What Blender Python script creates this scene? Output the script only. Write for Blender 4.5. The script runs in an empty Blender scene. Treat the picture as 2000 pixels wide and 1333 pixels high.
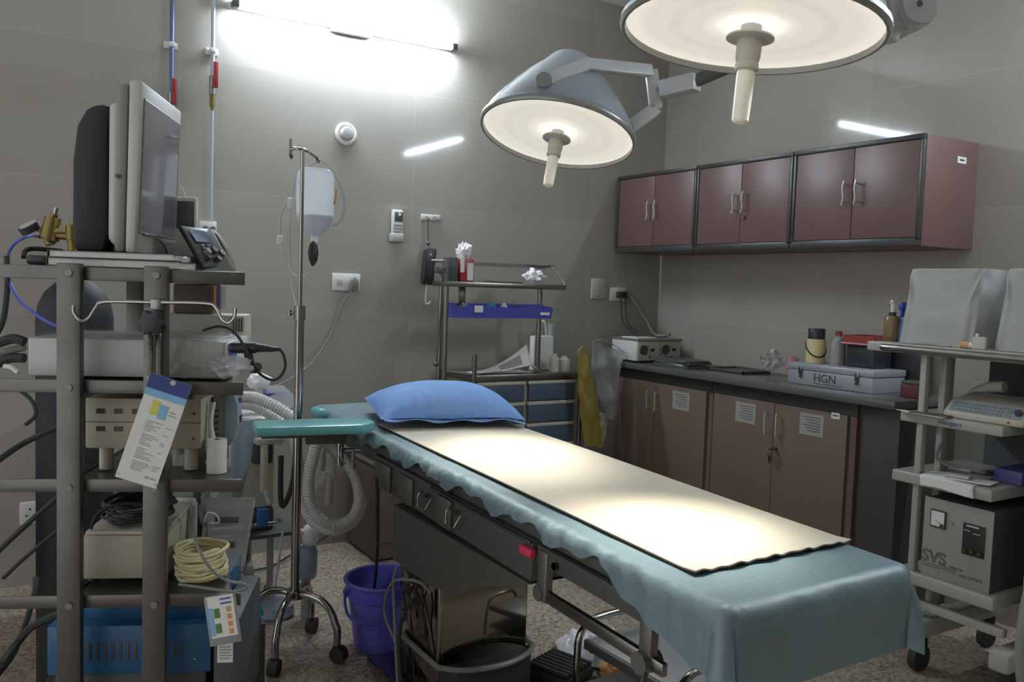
import bpy, bmesh, math, random
from mathutils import Vector, Matrix, noise
V = Vector
PI = math.pi
rad = math.radians
C = bpy.context.scene.collection
sc = bpy.context.scene

# ------------------------------------------------------------------ camera
FPX, CX, CY, EYE = 1660.0, 1000.0, 666.5, 1.40
YAW, PITCH, ROLL = rad(31.7456), rad(3.7277), rad(-1.9261)
fwd = V((math.sin(YAW)*math.cos(PITCH), math.cos(YAW)*math.cos(PITCH), -math.sin(PITCH)))
rgt0 = V((math.cos(YAW), -math.sin(YAW), 0))
dwn0 = fwd.cross(rgt0)
RGT = rgt0*math.cos(ROLL) + dwn0*math.sin(ROLL)
DWN = -rgt0*math.sin(ROLL) + dwn0*math.cos(ROLL)
cam_d = bpy.data.cameras.new('camera')
cam = bpy.data.objects.new('camera', cam_d)
C.objects.link(cam)
Mc = Matrix((RGT, -DWN, -fwd)).transposed().to_4x4()
Mc.translation = V((0, 0, EYE))
cam.matrix_world = Mc
cam_d.sensor_width = 36.0
cam_d.lens = FPX/2000*36
cam_d.clip_start = 0.05
sc.camera = cam

# ------------------------------------------------------------------ world, exposure, big lights
w = bpy.data.worlds.new('world')
sc.world = w
w.use_nodes = True
w.node_tree.nodes['Background'].inputs[0].default_value = (0.88, 0.92, 1.0, 1)
w.node_tree.nodes['Background'].inputs[1].default_value = 1.2
sc.view_settings.view_transform = 'Standard'
sc.view_settings.look = 'None'
sc.view_settings.gamma = 1
sc.view_settings.use_curve_mapping = False
sc.view_settings.exposure = 0.1
TUBE_E = 260.0       # wall tube lamps
OT1_W, OT2_W = 250.0, 290.0   # surgical lamps (spot power)
DIFF_E = 0.60

# ------------------------------------------------------------------ helpers
YA, XB, ZC = 4.259, 3.757, 3.15       # far wall, right wall, ceiling
WM = {}
I4 = Matrix.Identity(4)

def ray(px, py):
    return RGT*((px-CX)/FPX) + DWN*((py-CY)/FPX) + fwd

def at(px, py, X=None, Y=None, Z=None, D=None):
    r = ray(px, py)
    t = X/r.x if X is not None else Y/r.y if Y is not None else (Z-EYE)/r.z if Z is not None else D
    return V((0, 0, EYE)) + r*t

def wa(px, py, off=0.0):
    return at(px, py, Y=YA-off)

def lin(h):
    out = []
    for k in (0, 2, 4):
        c = int(h[k:k+2], 16)/255
        out.append(c/12.92 if c <= .04045 else ((c+.055)/1.055)**2.4)
    return (*out, 1)

MATS = {}
def mat(name, hexc, rough=.5, metal=0, spec=.5, var=.12, scale=6, bump=0, bscale=60, alpha=1, trans=0, emit=0, coat=0, ecol=None):
    m = bpy.data.materials.new(name)
    m.use_nodes = True
    nt = m.node_tree
    b = nt.nodes['Principled BSDF']
    col = lin(hexc)
    tc = nt.nodes.new('ShaderNodeTexCoord')
    nz = nt.nodes.new('ShaderNodeTexNoise')
    nz.inputs['Scale'].default_value = scale
    nz.inputs['Detail'].default_value = 4
    nt.links.new(tc.outputs['Object'], nz.inputs['Vector'])
    mx = nt.nodes.new('ShaderNodeMix')
    mx.data_type = 'RGBA'
    mx.inputs[6].default_value = tuple(max(0, c*(1-var)) for c in col[:3])+(1,)
    mx.inputs[7].default_value = tuple(min(1, c*(1+var)) for c in col[:3])+(1,)
    nt.links.new(nz.outputs['Fac'], mx.inputs[0])
    nt.links.new(mx.outputs[2], b.inputs['Base Color'])
    b.inputs['Roughness'].default_value = rough
    b.inputs['Metallic'].default_value = metal
    b.inputs['Specular IOR Level'].default_value = spec
    b.inputs['Alpha'].default_value = alpha
    b.inputs['Transmission Weight'].default_value = trans
    b.inputs['Coat Weight'].default_value = coat
    if emit:
        b.inputs['Emission Color'].default_value = ecol or col
        b.inputs['Emission Strength'].default_value = emit
    if bump:
        n2 = nt.nodes.new('ShaderNodeTexNoise')
        n2.inputs['Scale'].default_value = bscale
        n2.inputs['Detail'].default_value = 3
        nt.links.new(tc.outputs['Object'], n2.inputs['Vector'])
        bp = nt.nodes.new('ShaderNodeBump')
        bp.inputs['Strength'].default_value = bump
        bp.inputs['Distance'].default_value = .01
        nt.links.new(n2.outputs['Fac'], bp.inputs['Height'])
        nt.links.new(bp.outputs['Normal'], b.inputs['Normal'])
    MATS[name] = m
    return m

class MB:
    def __init__(s, T=None):
        s.bm = bmesh.new(); s.T = T or I4
    def _fin(s, verts, R=None):
        T = s.T @ R if R is not None else s.T
        for v in verts: v.co = T @ v.co
        return s
    def bx(s, x0, x1, y0, y1, z0, z1, bev=0, R=None, seg=2):
        b = bmesh.new()
        bmesh.ops.create_cube(b, size=1)
        for v in b.verts:
            v.co = V(((x0+x1)/2+v.co.x*(x1-x0), (y0+y1)/2+v.co.y*(y1-y0), (z0+z1)/2+v.co.z*(z1-z0)))
        if bev:
            bev = min(bev, .45*min(abs(x1-x0), abs(y1-y0), abs(z1-z0)))
            bmesh.ops.bevel(b, geom=b.edges[:], offset=bev, segments=seg, affect='EDGES', profile=.5)
        return s._merge(b, R)
    def _merge(s, b, R=None):
        T = s.T @ R if R is not None else s.T
        mp = {}
        for v in b.verts: mp[v] = s.bm.verts.new(T @ v.co)
        for f in b.faces:
            try: s.bm.faces.new([mp[v] for v in f.verts])
            except ValueError: pass
        b.free()
        return s
    def loft(s, rings, close=True, cap=True):
        vs = [[s.bm.verts.new(s.T @ V(p)) for p in r] for r in rings]
        n = len(vs[0])
        for a, b in zip(vs, vs[1:]):
            for i in range(n if close else n-1):
                j = (i+1) % n
                s.bm.faces.new((a[i], a[j], b[j], b[i]))
        if cap and close:
            for r in (vs[0][::-1], vs[-1]):
                s.bm.faces.new(r)
        return s
    def cyl(s, p0, p1, r, r2=None, n=16, cap=True):
        p0, p1 = V(p0), V(p1); r2 = r if r2 is None else r2
        d = (p1-p0).normalized()
        a = d.orthogonal().normalized(); b = d.cross(a)
        return s.loft([[p+(a*math.cos(2*PI*k/n)+b*math.sin(2*PI*k/n))*q for k in range(n)] for p, q in ((p0, r), (p1, r2))], cap=cap)
    def tube(s, pts, r, n=8, k=6, rr=None, cap=True, closed=False):
        pts = [V(p) for p in pts]
        if k > 1 and len(pts) > 2:
            out = []; m = len(pts)
            for i in range(m if closed else m-1):
                if closed: p0, p1, p2, p3 = pts[i-1], pts[i], pts[(i+1) % m], pts[(i+2) % m]
                else: p0, p1, p2, p3 = pts[max(i-1, 0)], pts[i], pts[i+1], pts[min(i+2, m-1)]
                for q in range(k):
                    t = q/k
                    out.append(.5*((2*p1)+(p2-p0)*t+(2*p0-5*p1+4*p2-p3)*t*t+(3*p1-p0-3*p2+p3)*t**3))
            if not closed: out.append(pts[-1])
            pts = out
        if closed: pts = pts+[pts[0]]
        rings = []
        a = None
        for i, p in enumerate(pts):
            d = (pts[min(i+1, len(pts)-1)]-pts[max(i-1, 0)])
            d = d.normalized() if d.length > 1e-9 else V((0, 0, 1))
            if a is None: a = d.orthogonal().normalized()
            a = (a-d*a.dot(d))
            a = a.normalized() if a.length > 1e-6 else d.orthogonal().normalized()
            b = d.cross(a)
            q = r if rr is None else rr(i)
            rings.append([p+(a*math.cos(2*PI*j/n)+b*math.sin(2*PI*j/n))*q for j in range(n)])
        return s.loft(rings, cap=cap)
    def poly(s, pts, ext=None, bev=0):
        b = bmesh.new()
        vs = [b.verts.new(V(p)) for p in pts]
        f = b.faces.new(vs)
        if ext is not None:
            r = bmesh.ops.extrude_face_region(b, geom=[f])
            bmesh.ops.translate(b, vec=V(ext), verts=[e for e in r['geom'] if isinstance(e, bmesh.types.BMVert)])
            bmesh.ops.recalc_face_normals(b, faces=b.faces[:])
            if bev: bmesh.ops.bevel(b, geom=b.edges[:], offset=bev, segments=2, affect='EDGES', profile=.5)
        return s._merge(b)
    def lathe(s, prof, R=None, n=28, cap=False, sy=1):
        T = R or I4
        rings = [[T @ V((q*math.cos(2*PI*k/n), sy*q*math.sin(2*PI*k/n), z)) for k in range(n)] for q, z in prof]
        return s.loft(rings, cap=cap)
    def grid(s, f, nu, nv):
        vs = [[s.bm.verts.new(s.T @ V(f(i/nu, j/nv))) for j in range(nv+1)] for i in range(nu+1)]
        for i in range(nu):
            for j in range(nv):
                s.bm.faces.new((vs[i][j], vs[i+1][j], vs[i+1][j+1], vs[i][j+1]))
        return s
    def blob(s, c, sx, sy, sz, seed=0, amp=.25, freq=2.2, sub=3, R=None, sharp=0):
        b = bmesh.new()
        bmesh.ops.create_icosphere(b, subdivisions=sub, radius=1)
        for v in b.verts:
            n = noise.noise(v.co*freq+V((seed*7.1, seed*3.3, seed)))
            if sharp: n = abs(n)*2-.5
            q = v.co*(1+amp*n)
            v.co = V((q.x*sx, q.y*sy, q.z*sz))
        RR = Matrix.Translation(V(c)) @ (R or I4)
        return s._merge(b, RR)
    def build(s, name, m, parent=None, flat=False, ang=38, solid=0, recalc=True):
        me = bpy.data.meshes.new(name)
        if recalc: bmesh.ops.recalc_face_normals(s.bm, faces=s.bm.faces[:])
        o = bpy.data.objects.new(name, me)
        C.objects.link(o)
        if parent is not None:
            M = WM[parent]; o.parent = parent; WM[o] = M
            inv = M.inverted()
            for v in s.bm.verts: v.co = inv @ v.co
        else:
            cs = [v.co for v in s.bm.verts]
            c = V(((min(p.x for p in cs)+max(p.x for p in cs))/2, (min(p.y for p in cs)+max(p.y for p in cs))/2, min(p.z for p in cs)))
            for v in s.bm.verts: v.co = v.co-c
            o.location = c; WM[o] = Matrix.Translation(c)
        s.bm.to_mesh(me); s.bm.free()
        me.materials.append(MATS[m] if isinstance(m, str) else m)
        if not flat:
            for p in me.polygons: p.use_smooth = True
            me.set_sharp_from_angle(angle=rad(ang))
        if solid:
            md = o.modifiers.new('thickness', 'SOLIDIFY'); md.thickness = solid; md.offset = 0
        return o

def tag(o, label, cat, group=None):
    o['label'] = label; o['category'] = cat
    if group: o['group'] = group
    return o

def thing(name, label, cat, T=I4, group=None):
    if isinstance(T, (tuple, Vector)): T = Matrix.Translation(V(T))
    o = bpy.data.objects.new(name, None)
    C.objects.link(o); o.matrix_world = T; o.empty_display_size = .05
    WM[o] = T.copy()
    return tag(o, label, cat, group)

def struct(o):
    o['kind'] = 'structure'; return o

def copy_tree(o, T, label=None, parent=None):
    c = o.copy(); C.objects.link(c)
    if parent is None:
        c.matrix_world = T; WM[c] = T.copy()
        if label: c['label'] = label
    else:
        c.parent = parent; WM[c] = WM[parent]
    for ch in list(o.children): copy_tree(ch, T, None, c)
    return c

def text_part(txt, name, m, parent, M, size, ext=.0006, align='CENTER', outline=0):
    """lettering whose local x,y lie in the plane of M (x right, y up, z out)"""
    cu = bpy.data.curves.new(name, 'FONT')
    cu.body = txt; cu.size = size; cu.align_x = align; cu.align_y = 'CENTER'; cu.extrude = ext
    if outline:
        cu.fill_mode = 'NONE'; cu.bevel_depth = outline; cu.extrude = 0
    t = bpy.data.objects.new(name+'_tmp', cu)
    C.objects.link(t)
    dg = bpy.context.evaluated_depsgraph_get()
    me = bpy.data.meshes.new_from_object(t.evaluated_get(dg))
    bpy.data.objects.remove(t)
    me.name = name
    me.transform((WM[parent].inverted() if parent else I4) @ M)
    o = bpy.data.objects.new(name, me)
    C.objects.link(o); o.parent = parent; WM[o] = WM[parent]
    me.materials.clear(); me.materials.append(MATS[m])
    return o

def face_mat(o, xdir, ydir):
    x = V(xdir).normalized(); y = V(ydir).normalized(); z = x.cross(y)
    M = Matrix((x, y, z)).transposed().to_4x4(); M.translation = V(o)
    return M

def TR(x, y, z=0, a=0):
    return Matrix.Translation(V((x, y, z))) @ Matrix.Rotation(rad(a), 4, 'Z')

# ------------------------------------------------------------------ materials
mat('steel', '8e8a83', .32, 1, var=.1, scale=4)
mat('steel_dull', '7d7a72', .45, .75, var=.12, scale=5)
mat('rack_steel', '65625b', .34, .75, var=.32, scale=9)
mat('chrome', 'a09d98', .16, 1, var=.03)
mat('mirror_steel', '8f897d', .06, 1, var=.05, scale=2)
mat('dark_frame', '5a5b56', .42, .3, var=.1)
mat('black_plastic', '2a2b2d', .42, var=.2)
mat('black_soft', '222325', .65, var=.2)
mat('black_rubber', '2a2b29', .7, var=.2)
mat('charcoal', '47494a', .5, var=.1)
mat('olive_black', '50524a', .55, var=.12)
mat('white_plastic', 'd8d6cf', .4, var=.04)
mat('cream_plastic', 'b9b4a2', .5, var=.06)
mat('beige', 'a9a48c', .5, var=.06)
mat('grey_plastic', '8d8c88', .45, var=.06)
mat('light_grey', 'b7b6b0', .42, var=.05)
mat('blue_grey', '8b98a3', .4, var=.06)
mat('trolley_white', 'a3a197', .38, var=.05)
mat('cover_cloth', '9b9a95', .55, var=.05, bump=.15, bscale=25)
mat('tube_glass', 'ffffff', .4, emit=TUBE_E, ecol=(.72, .86, 1, 1))
mat('maroon', '6b504b', .42, var=.1, scale=3)
mat('maroon_dark', '6f5d50', .45, var=.14, scale=3)
mat('frame_dark', '3b3936', .4, var=.12)
mat('granite', '5c5c57', .2, var=.35, scale=180)
mat('teal_vinyl', '69adab', .3, var=.05, coat=.2)
mat('sheet_teal', '6d8083', .42, var=.1, scale=3, bump=.25, bscale=30)
mat('mat_cream', 'bfb5a0', .5, var=.07, scale=2.2, bump=.05, bscale=40)
mat('mat_back', '3d3124', .6, var=.15)
mat('pillow_blue', '7396cb', .75, var=.06, scale=8, bump=.12, bscale=25)
mat('lamp_shell', '8a9097', .25, var=.03, coat=.4)
mat('lamp_arm', 'b4b5b3', .35, var=.03)
mat('lamp_rim', '8b8c88', .3, .3, var=.03)
mat('ivory', 'f6f1de', .4, var=.03)
mat('bucket_blue', '6665c4', .35, var=.06)
mat('bin_blue', '5658b0', .35, var=.06)
mat('brass', '7b6a3c', .4, .9, var=.15, scale=30)
mat('red_paint', '9c2f33', .4, var=.08)
mat('hose_blue', '3f4fa8', .4, var=.05)
mat('pipe_blue', '5a668f', .35, var=.05)
mat('pipe_white', 'aeb3bb', .35, var=.05)
mat('paper', 'dcdad2', .8, var=.05)
mat('paper_blue', '34417f', .6, var=.05)
mat('paper_sky', '7fb2d2', .6, var=.05)
mat('paper_yellow', 'cdc95a', .6, var=.05)
mat('ink', '3a3a3c', .6, var=.1)
mat('ink_grey', '98958c', .7, var=.1)
mat('ink_blue', '2f5d96', .6, var=.1)
mat('old_plastic', 'bebbb1', .45, var=.05)
mat('old_grey', '85837c', .45, var=.05)
mat('screen_dark', '7a7480', .07, spec=.9, var=.05)  # base lightened to stand in for the bright room reflected in the screen
mat('screen_grey', '55595b', .12, spec=.8, var=.05)
mat('screen_blue', '6d7a92', .2, var=.05)
mat('drawer_blue', '4b5a6a', .35, var=.08)
mat('drawer_frame', '97927a', .4, .3, var=.08)
mat('brown_board', '64574a', .6, var=.12, scale=3)
mat('yellow_bag', '8d7d38', .45, var=.15, alpha=.95)
mat('clear_plastic', 'c2bfb6', .15, var=.05, alpha=.25, spec=.8)
mat('clear_sheet', 'b4b6b4', .2, var=.05, alpha=.46, spec=.8)
def film(name, hexc, clear):
    m = mat(name, hexc, .25); nt = m.node_tree; b = nt.nodes['Principled BSDF']; out = nt.nodes['Material Output']
    tl = nt.nodes.new('ShaderNodeBsdfTranslucent'); tl.inputs[0].default_value = lin(hexc)
    tp = nt.nodes.new('ShaderNodeBsdfTransparent'); m1 = nt.nodes.new('ShaderNodeMixShader'); m2 = nt.nodes.new('ShaderNodeMixShader')
    m1.inputs[0].default_value = .5; m2.inputs[0].default_value = clear
    nt.links.new(b.outputs[0], m1.inputs[1]); nt.links.new(tl.outputs[0], m1.inputs[2])
    nt.links.new(m1.outputs[0], m2.inputs[1]); nt.links.new(tp.outputs[0], m2.inputs[2]); nt.links.new(m2.outputs[0], out.inputs[0])
film('bag_plastic', 'eceef2', .30)
mat('liquid', 'd3d8e0', .15, var=.03, alpha=.8)
mat('silicone', 'bfc1bd', .3, var=.04, alpha=.85)
mat('hose_white', 'c9c7c1', .35, var=.05)
mat('cable_cream', 'cfc193', .45, var=.06)
mat('cable_grey', '77776f', .45, var=.06)
mat('device_blue', '27587f', .4, var=.08)
mat('bottle_brown', '7a5f3d', .35, var=.08)
mat('bottle_blue', '5a86b8', .3, var=.05, alpha=.9)
mat('blue_cap', '2c3f9c', .35, var=.05)
mat('red_tray', '8f3a33', .4, var=.08)
mat('tissue', 'e2e0de', .8, var=.04)
mat('pink', 'c2858f', .6, var=.1)
mat('orange', 'c9935a', .6, var=.08)
mat('dark_red', '64282b', .5, var=.1)
mat('handle_metal', 'cac7c1', .3, .5, var=.04)
mat('step_steel', '9b9b99', .45, .45, var=.06)
mat('box_panel', '96938a', .45, var=.05)
mat('flask_cream', 'c7ba84', .45, var=.05)
mat('olive_sash', '3a362c', .6, var=.1)
mat('toolbox', 'a0a1a6', .38, .25, var=.08)
mat('red_light', 'd23a55', .4, var=.05)
mat('folder', '55574f', .6, var=.1)
mat('dark_wood', '443e3a', .5, var=.15)
mat('hand_teal', '2f93ad', .4, var=.08)
mat('violet', '58568c', .4, var=.1)
# ------------------------------------------------------------------ room shell
def tile_wall(name, axis, base='aea79c'):
    m = bpy.data.materials.new(name); m.use_nodes = True
    nt = m.node_tree; b = nt.nodes['Principled BSDF']
    tc = nt.nodes.new('ShaderNodeTexCoord'); mp = nt.nodes.new('ShaderNodeMapping')
    geo = nt.nodes.new('ShaderNodeNewGeometry')
    sep = nt.nodes.new('ShaderNodeSeparateXYZ'); cmb = nt.nodes.new('ShaderNodeCombineXYZ')
    nt.links.new(geo.outputs['Position'], sep.inputs[0])
    nt.links.new(sep.outputs['X' if axis == 'x' else 'Y'], cmb.inputs[0])
    nt.links.new(sep.outputs['Z'], cmb.inputs[1])
    nt.links.new(cmb.outputs[0], mp.inputs['Vector'])
    mp.inputs['Location'].default_value = (-.769 if axis == 'x' else -.35, -1.81+.605*3, 0)
    br = nt.nodes.new('ShaderNodeTexBrick')
    br.offset = 0; br.squash = 1
    br.inputs['Scale'].default_value = 1
    br.inputs['Brick Width'].default_value = 1.2
    br.inputs['Row Height'].default_value = .605
    br.inputs['Mortar Size'].default_value = .0016
    br.inputs['Mortar Smooth'].default_value = .3
    br.inputs['Bias'].default_value = 0
    c = lin(base)
    br.inputs['Color1'].default_value = tuple(x*.95 for x in c[:3])+(1,)
    br.inputs['Color2'].default_value = tuple(x*1.05 for x in c[:3])+(1,)
    br.inputs['Mortar'].default_value = tuple(min(1, x*1.14) for x in c[:3])+(1,)
    nt.links.new(mp.outputs[0], br.inputs['Vector'])
    nz = nt.nodes.new('ShaderNodeTexNoise'); nz.inputs['Scale'].default_value = 1.6; nz.inputs['Detail'].default_value = 5
    nt.links.new(geo.outputs['Position'], nz.inputs['Vector'])
    mx = nt.nodes.new('ShaderNodeMix'); mx.data_type = 'RGBA'; mx.blend_type = 'MULTIPLY'
    mx.inputs[0].default_value = .25
    nt.links.new(br.outputs['Color'], mx.inputs[6]); nt.links.new(nz.outputs['Fac'], mx.inputs[7])
    nt.links.new(mx.outputs[2], b.inputs['Base Color'])
    b.inputs['Roughness'].default_value = .06
    b.inputs['Specular IOR Level'].default_value = .22
    MATS[name] = m
tile_wall('tile_back', 'x'); tile_wall('tile_right', 'y')

def floor_mat():
    m = bpy.data.materials.new('terrazzo'); m.use_nodes = True
    nt = m.node_tree; b = nt.nodes['Principled BSDF']
    geo = nt.nodes.new('ShaderNodeNewGeometry')
    vo = nt.nodes.new('ShaderNodeTexVoronoi'); vo.inputs['Scale'].default_value = 95
    nt.links.new(geo.outputs['Position'], vo.inputs['Vector'])
    rp = nt.nodes.new('ShaderNodeValToRGB')
    el = rp.color_ramp.elements
    el[0].position = 0; el[0].color = lin('7a6c5e')
    el[1].position = 1; el[1].color = lin('e2d6c4')
    for p, h in ((.2, '978573'), (.45, 'b0a08e'), (.7, 'bfb09f'), (.85, 'ab9680')):
        e = el.new(p); e.color = lin(h)
    rp.color_ramp.interpolation = 'CONSTANT'
    nt.links.new(vo.outputs['Color'], rp.inputs[0])
    nz = nt.nodes.new('ShaderNodeTexNoise'); nz.inputs['Scale'].default_value = 2; nz.inputs['Detail'].default_value = 6
    nt.links.new(geo.outputs['Position'], nz.inputs['Vector'])
    mx = nt.nodes.new('ShaderNodeMix'); mx.data_type = 'RGBA'; mx.blend_type = 'MULTIPLY'; mx.inputs[0].default_value = .3
    nt.links.new(rp.outputs[0], mx.inputs[6]); nt.links.new(nz.outputs['Fac'], mx.inputs[7])
    nt.links.new(mx.outputs[2], b.inputs['Base Color'])
    b.inputs['Roughness'].default_value = .32
    MATS['terrazzo'] = m
floor_mat()
mat('ceiling_paint', 'd8d6d0', .8, var=.04)

struct(MB().bx(-2.2, XB+.1, -2.2, YA+.1, -.1, 0).build('floor', 'terrazzo'))
struct(MB().bx(-2.2, XB+.1, -2.2, YA+.1, ZC, ZC+.1).build('ceiling', 'ceiling_paint'))
struct(MB().bx(-2.2, XB+.1, YA, YA+.1, 0, ZC).build('wall_back', 'tile_back'))
struct(MB().bx(-2.2, XB+.1, -2.3, -2.2, 0, ZC).build('wall_front', 'tile_back'))
struct(MB().bx(XB, XB+.1, -2.2, YA, 0, ZC).build('wall_right', 'tile_right'))

# ------------------------------------------------------------------ tube lamps
def tube_light(name, label, p0, p1, out):
    """p0,p1: ends of the tube axis; out: unit vector away from the wall"""
    p0, p1, out = V(p0), V(p1), V(out); d = (p1-p0).normalized(); u = V((0, 0, 1))
    L = (p1-p0).length; c = (p0+p1)/2
    M = Matrix((d, out, d.cross(out))).transposed().to_4x4(); M.translation = c
    t = thing(name, label, 'tube light', c, 'wall tube lights')
    MB(M).bx(-L/2-.03, L/2+.03, -.068, -.028, -.015, .009, .004).build('batten', 'white_plastic', t)
    b = MB(M)
    b.cyl((-L/2+.012, 0, 0), (L/2-.012, 0, 0), .013, n=14)
    b.build('tube', 'tube_glass', t)
    for s in (-1, 1):
        e = MB(M).bx(min(s*(L/2-.012), s*(L/2+.02)), max(s*(L/2-.012), s*(L/2+.02)), -.03, .017, -.017, .017, .005)
        e.build('end_holder', 'charcoal', t)
    MB(M).bx(-.10, .12, -.066, -.035, .0095, .026, .004).build('ballast', 'grey_plastic', t)
    return t
a, b_ = wa(462, 8, .07), wa(886, 92, .07)
zt = (a.z+b_.z)/2
tube_light('tube_light', 'long lit white tube light across the top of the far wall', (a.x, YA-.07, zt), (b_.x, YA-.07, zt), (0, -1, 0))
tube_light('tube_light', 'lit tube light high on the right wall, seen only as reflections', (XB-.07, .35, 2.72), (XB-.07, 1.6, 2.72), (-1, 0, 0))

# ------------------------------------------------------------------ fixtures on the far wall
def wall_rose(px, py, label):
    p = wa(px, py)
    t = thing('ceiling_rose', label, 'wall light base', p, 'round white covers on the far wall')
    R = Matrix.Translation(p) @ Matrix.Rotation(PI/2, 4, 'X')
    MB().lathe([(.058, 0), (.058, .008), (.05, .014), (.047, .014), (.044, .010), (.0, .010)], R).build('plate', 'white_plastic', t)
    MB().lathe([(.034, .01), (.034, .03), (.028, .038), (.012, .04), (0, .04)], R).build('holder', 'light_grey', t)
wall_rose(675, 262, 'round white base plate on the far wall below the tube light')
wall_rose(681, 8, 'round white base plate just above the lit tube light')

def gas_pipe(px0, pxv, yv, zlow, m, label, low=False):
    p = wa(px0, 90)
    x = p.x; y = YA-.03
    t = thing('gas_pipe', label, 'pipe', (x, YA, zlow), 'gas pipes on the far wall')
    zv = wa(pxv, yv).z
    MB().cyl((x, y, zv), (x, y, ZC), .0095).build('pipe', m, t)
    zb = wa(px0, 90 if not low else 102).z
    c = MB(); c.bx(x-.03, x+.03, YA-.012, YA, zb-.016, zb+.016, .004); c.bx(x-.014, x+.014, YA-.045, YA-.005, zb-.012, zb+.012, .005)
    c.build('clip', 'white_plastic', t)
    v = MB(); v.cyl((x, y, zv-.075), (x, y, zv+.01), .015); v.cyl((x, y, zv-.04), (x, y-.035, zv-.04), .008)
    v.build('valve_body', 'steel', t)
    MB().bx(x-.004, x+.018, y-.045, y-.033, zv-.05, zv+.07, .004).build('valve_lever', 'red_paint', t)
    if low:
        f = MB(); f.cyl((x, y, zv-.13), (x, y, zv-.075), .012); f.cyl((x, y, zv-.15), (x, y, zv-.13), .008)
        f.build('fitting', 'brass', t)
    MB().cyl((x, y, zlow), (x, y, zv-.1), .0065).build('lower_pipe', 'pipe_white', t)
gas_pipe(333, 331, 188, 1.75, 'pipe_blue', 'blue gas pipe with red lever valve, left of the two on the far wall')
gas_pipe(413, 409, 155, 1.66, 'pipe_white', 'pale gas pipe with red valve running down to an outlet box', True)

t = thing('gas_outlet', 'white gas outlet box at the foot of the pale pipe', 'outlet', wa(404, 446))
q0, q1 = wa(388, 432), wa(420, 458)
MB().bx(q0.x, q1.x, YA-.035, YA, q1.z, q0.z, .005).build('box', 'white_plastic', t)
c = (q0+q1)/2
for dx in (-.018, .018): MB().cyl((c.x+dx, YA-.05, c.z-.005), (c.x+dx, YA-.03, c.z-.005), .011).build('socket', 'steel', t)

def plate(name, label, x0, x1, z0, z1, group=None, m='white_plastic'):
    t = thing(name, label, 'socket' if 'socket' in name else 'plate', ((x0+x1)/2, YA, z0), group)
    MB().bx(x0, x1, YA-.012, YA, z0, z1, .004).build('plate', m, t)
    return t
def holes(t, x, z, s=.008):
    b = MB()
    for dx, dz in ((0, .018), (-.014, -.010), (.014, -.010)): b.cyl((x+dx, YA-.0135, z+dz), (x+dx, YA-.011, z+dz), s*.55, n=10)
    b.build('pin_holes', 'black_plastic', t)
# socket behind the drip stand, with plug and lead
t = plate('wall_socket', 'white wall socket with grey plug, right of the drip stand', 1.522, 1.676, 1.343, 1.433, 'white sockets on the far wall')
MB().bx(1.545, 1.575, YA-.018, YA-.01, 1.37, 1.405, .003).build('switch', 'light_grey', t)
t = thing('plug', 'grey plug and lead in the wall socket right of the drip stand', 'plug', (1.63, YA-.02, 1.37))
b = MB(); b.poly([(1.612, YA-.013, 1.35), (1.655, YA-.013, 1.35), (1.65, YA-.013, 1.40), (1.634, YA-.013, 1.42), (1.618, YA-.013, 1.40)], (0, -.035, 0), .004)
b.build('plug_body', 'cable_grey', t)
MB().tube([(1.632, YA-.04, 1.355), wa(672, 590, .03), wa(648, 650, .02), wa(612, 705, .06), wa(560, 745, .15), wa(500, 765, .3)], .0045, n=6).build('lead', 'cable_grey', t)
t = plate('blank_plate', 'pale grey blank plate on the wall left of the corner', 3.20, 3.31, 1.335, 1.46, None, 'light_grey')
for z in (1.35, 1.445): MB().cyl((3.255, YA-.014, z), (3.255, YA-.01, z), .004, n=8).build('screw', 'grey_plastic', t)
t = plate('wall_socket', 'white wall socket near the corner with two black plugs', 3.345, 3.475, 1.325, 1.41, 'white sockets on the far wall')
holes(t, 3.455, 1.37)
for i, (x, e) in enumerate(((3.405, (3.36, 3.98, 1.122)), (3.44, (3.42, 4.0, 1.122)))):
    t = thing('plug', ('left' if not i else 'right')+' one of the two black plugs in the corner socket', 'plug', (x, YA-.02, 1.36), 'black plugs in the corner socket')
    MB().bx(x-.016, x+.016, YA-.05, YA-.0125, 1.345, 1.385, .006).build('plug_body', 'black_plastic', t)
    MB().tube([(x, YA-.045, 1.35), (x-.005, YA-.06, 1.28), (x-.03, YA-.12, 1.19), e], .005, n=6).build('lead', 'black_rubber', t)
tag(MB().tube([wa(1226, 577, .02), wa(1238, 588, .05), wa(1262, 625, .09), wa(1280, 655, .15), V((3.655, 4.02, 1.128))], .011, n=10).build('conduit_hose', 'cable_grey'), 'thick grey hose from the corner socket down to the dial unit', 'hose')
t = plate('wall_socket', 'low white wall socket behind the steel trolley at far left', .115, .195, .275, .375, 'white sockets on the far wall')
holes(t, .155, .325)

# air conditioner remote in its holder
t = thing('remote_control', 'white remote control on the wall beside the drip bag', 'remote', wa(773, 470))
x0, x1 = 1.842, 1.905
MB().bx(x0, x1, YA-.03, YA-.006, 1.625, 1.785, .008).build('body', 'white_plastic', t)
MB().bx(x0+.012, x1-.004, YA-.032, YA-.029, 1.72, 1.772, .001).build('display', 'screen_grey', t)
b = MB()
for i in range(4):
    for j in range(3): b.bx(x0+.01+j*.016, x0+.021+j*.016, YA-.0325, YA-.029, 1.645+i*.017, 1.655+i*.017, .001)
b.build('buttons', 'grey_plastic', t)
MB().bx(x0-.005, x1+.004, YA-.036, YA, 1.615, 1.66, .006).build('holder', 'light_grey', t)

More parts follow.
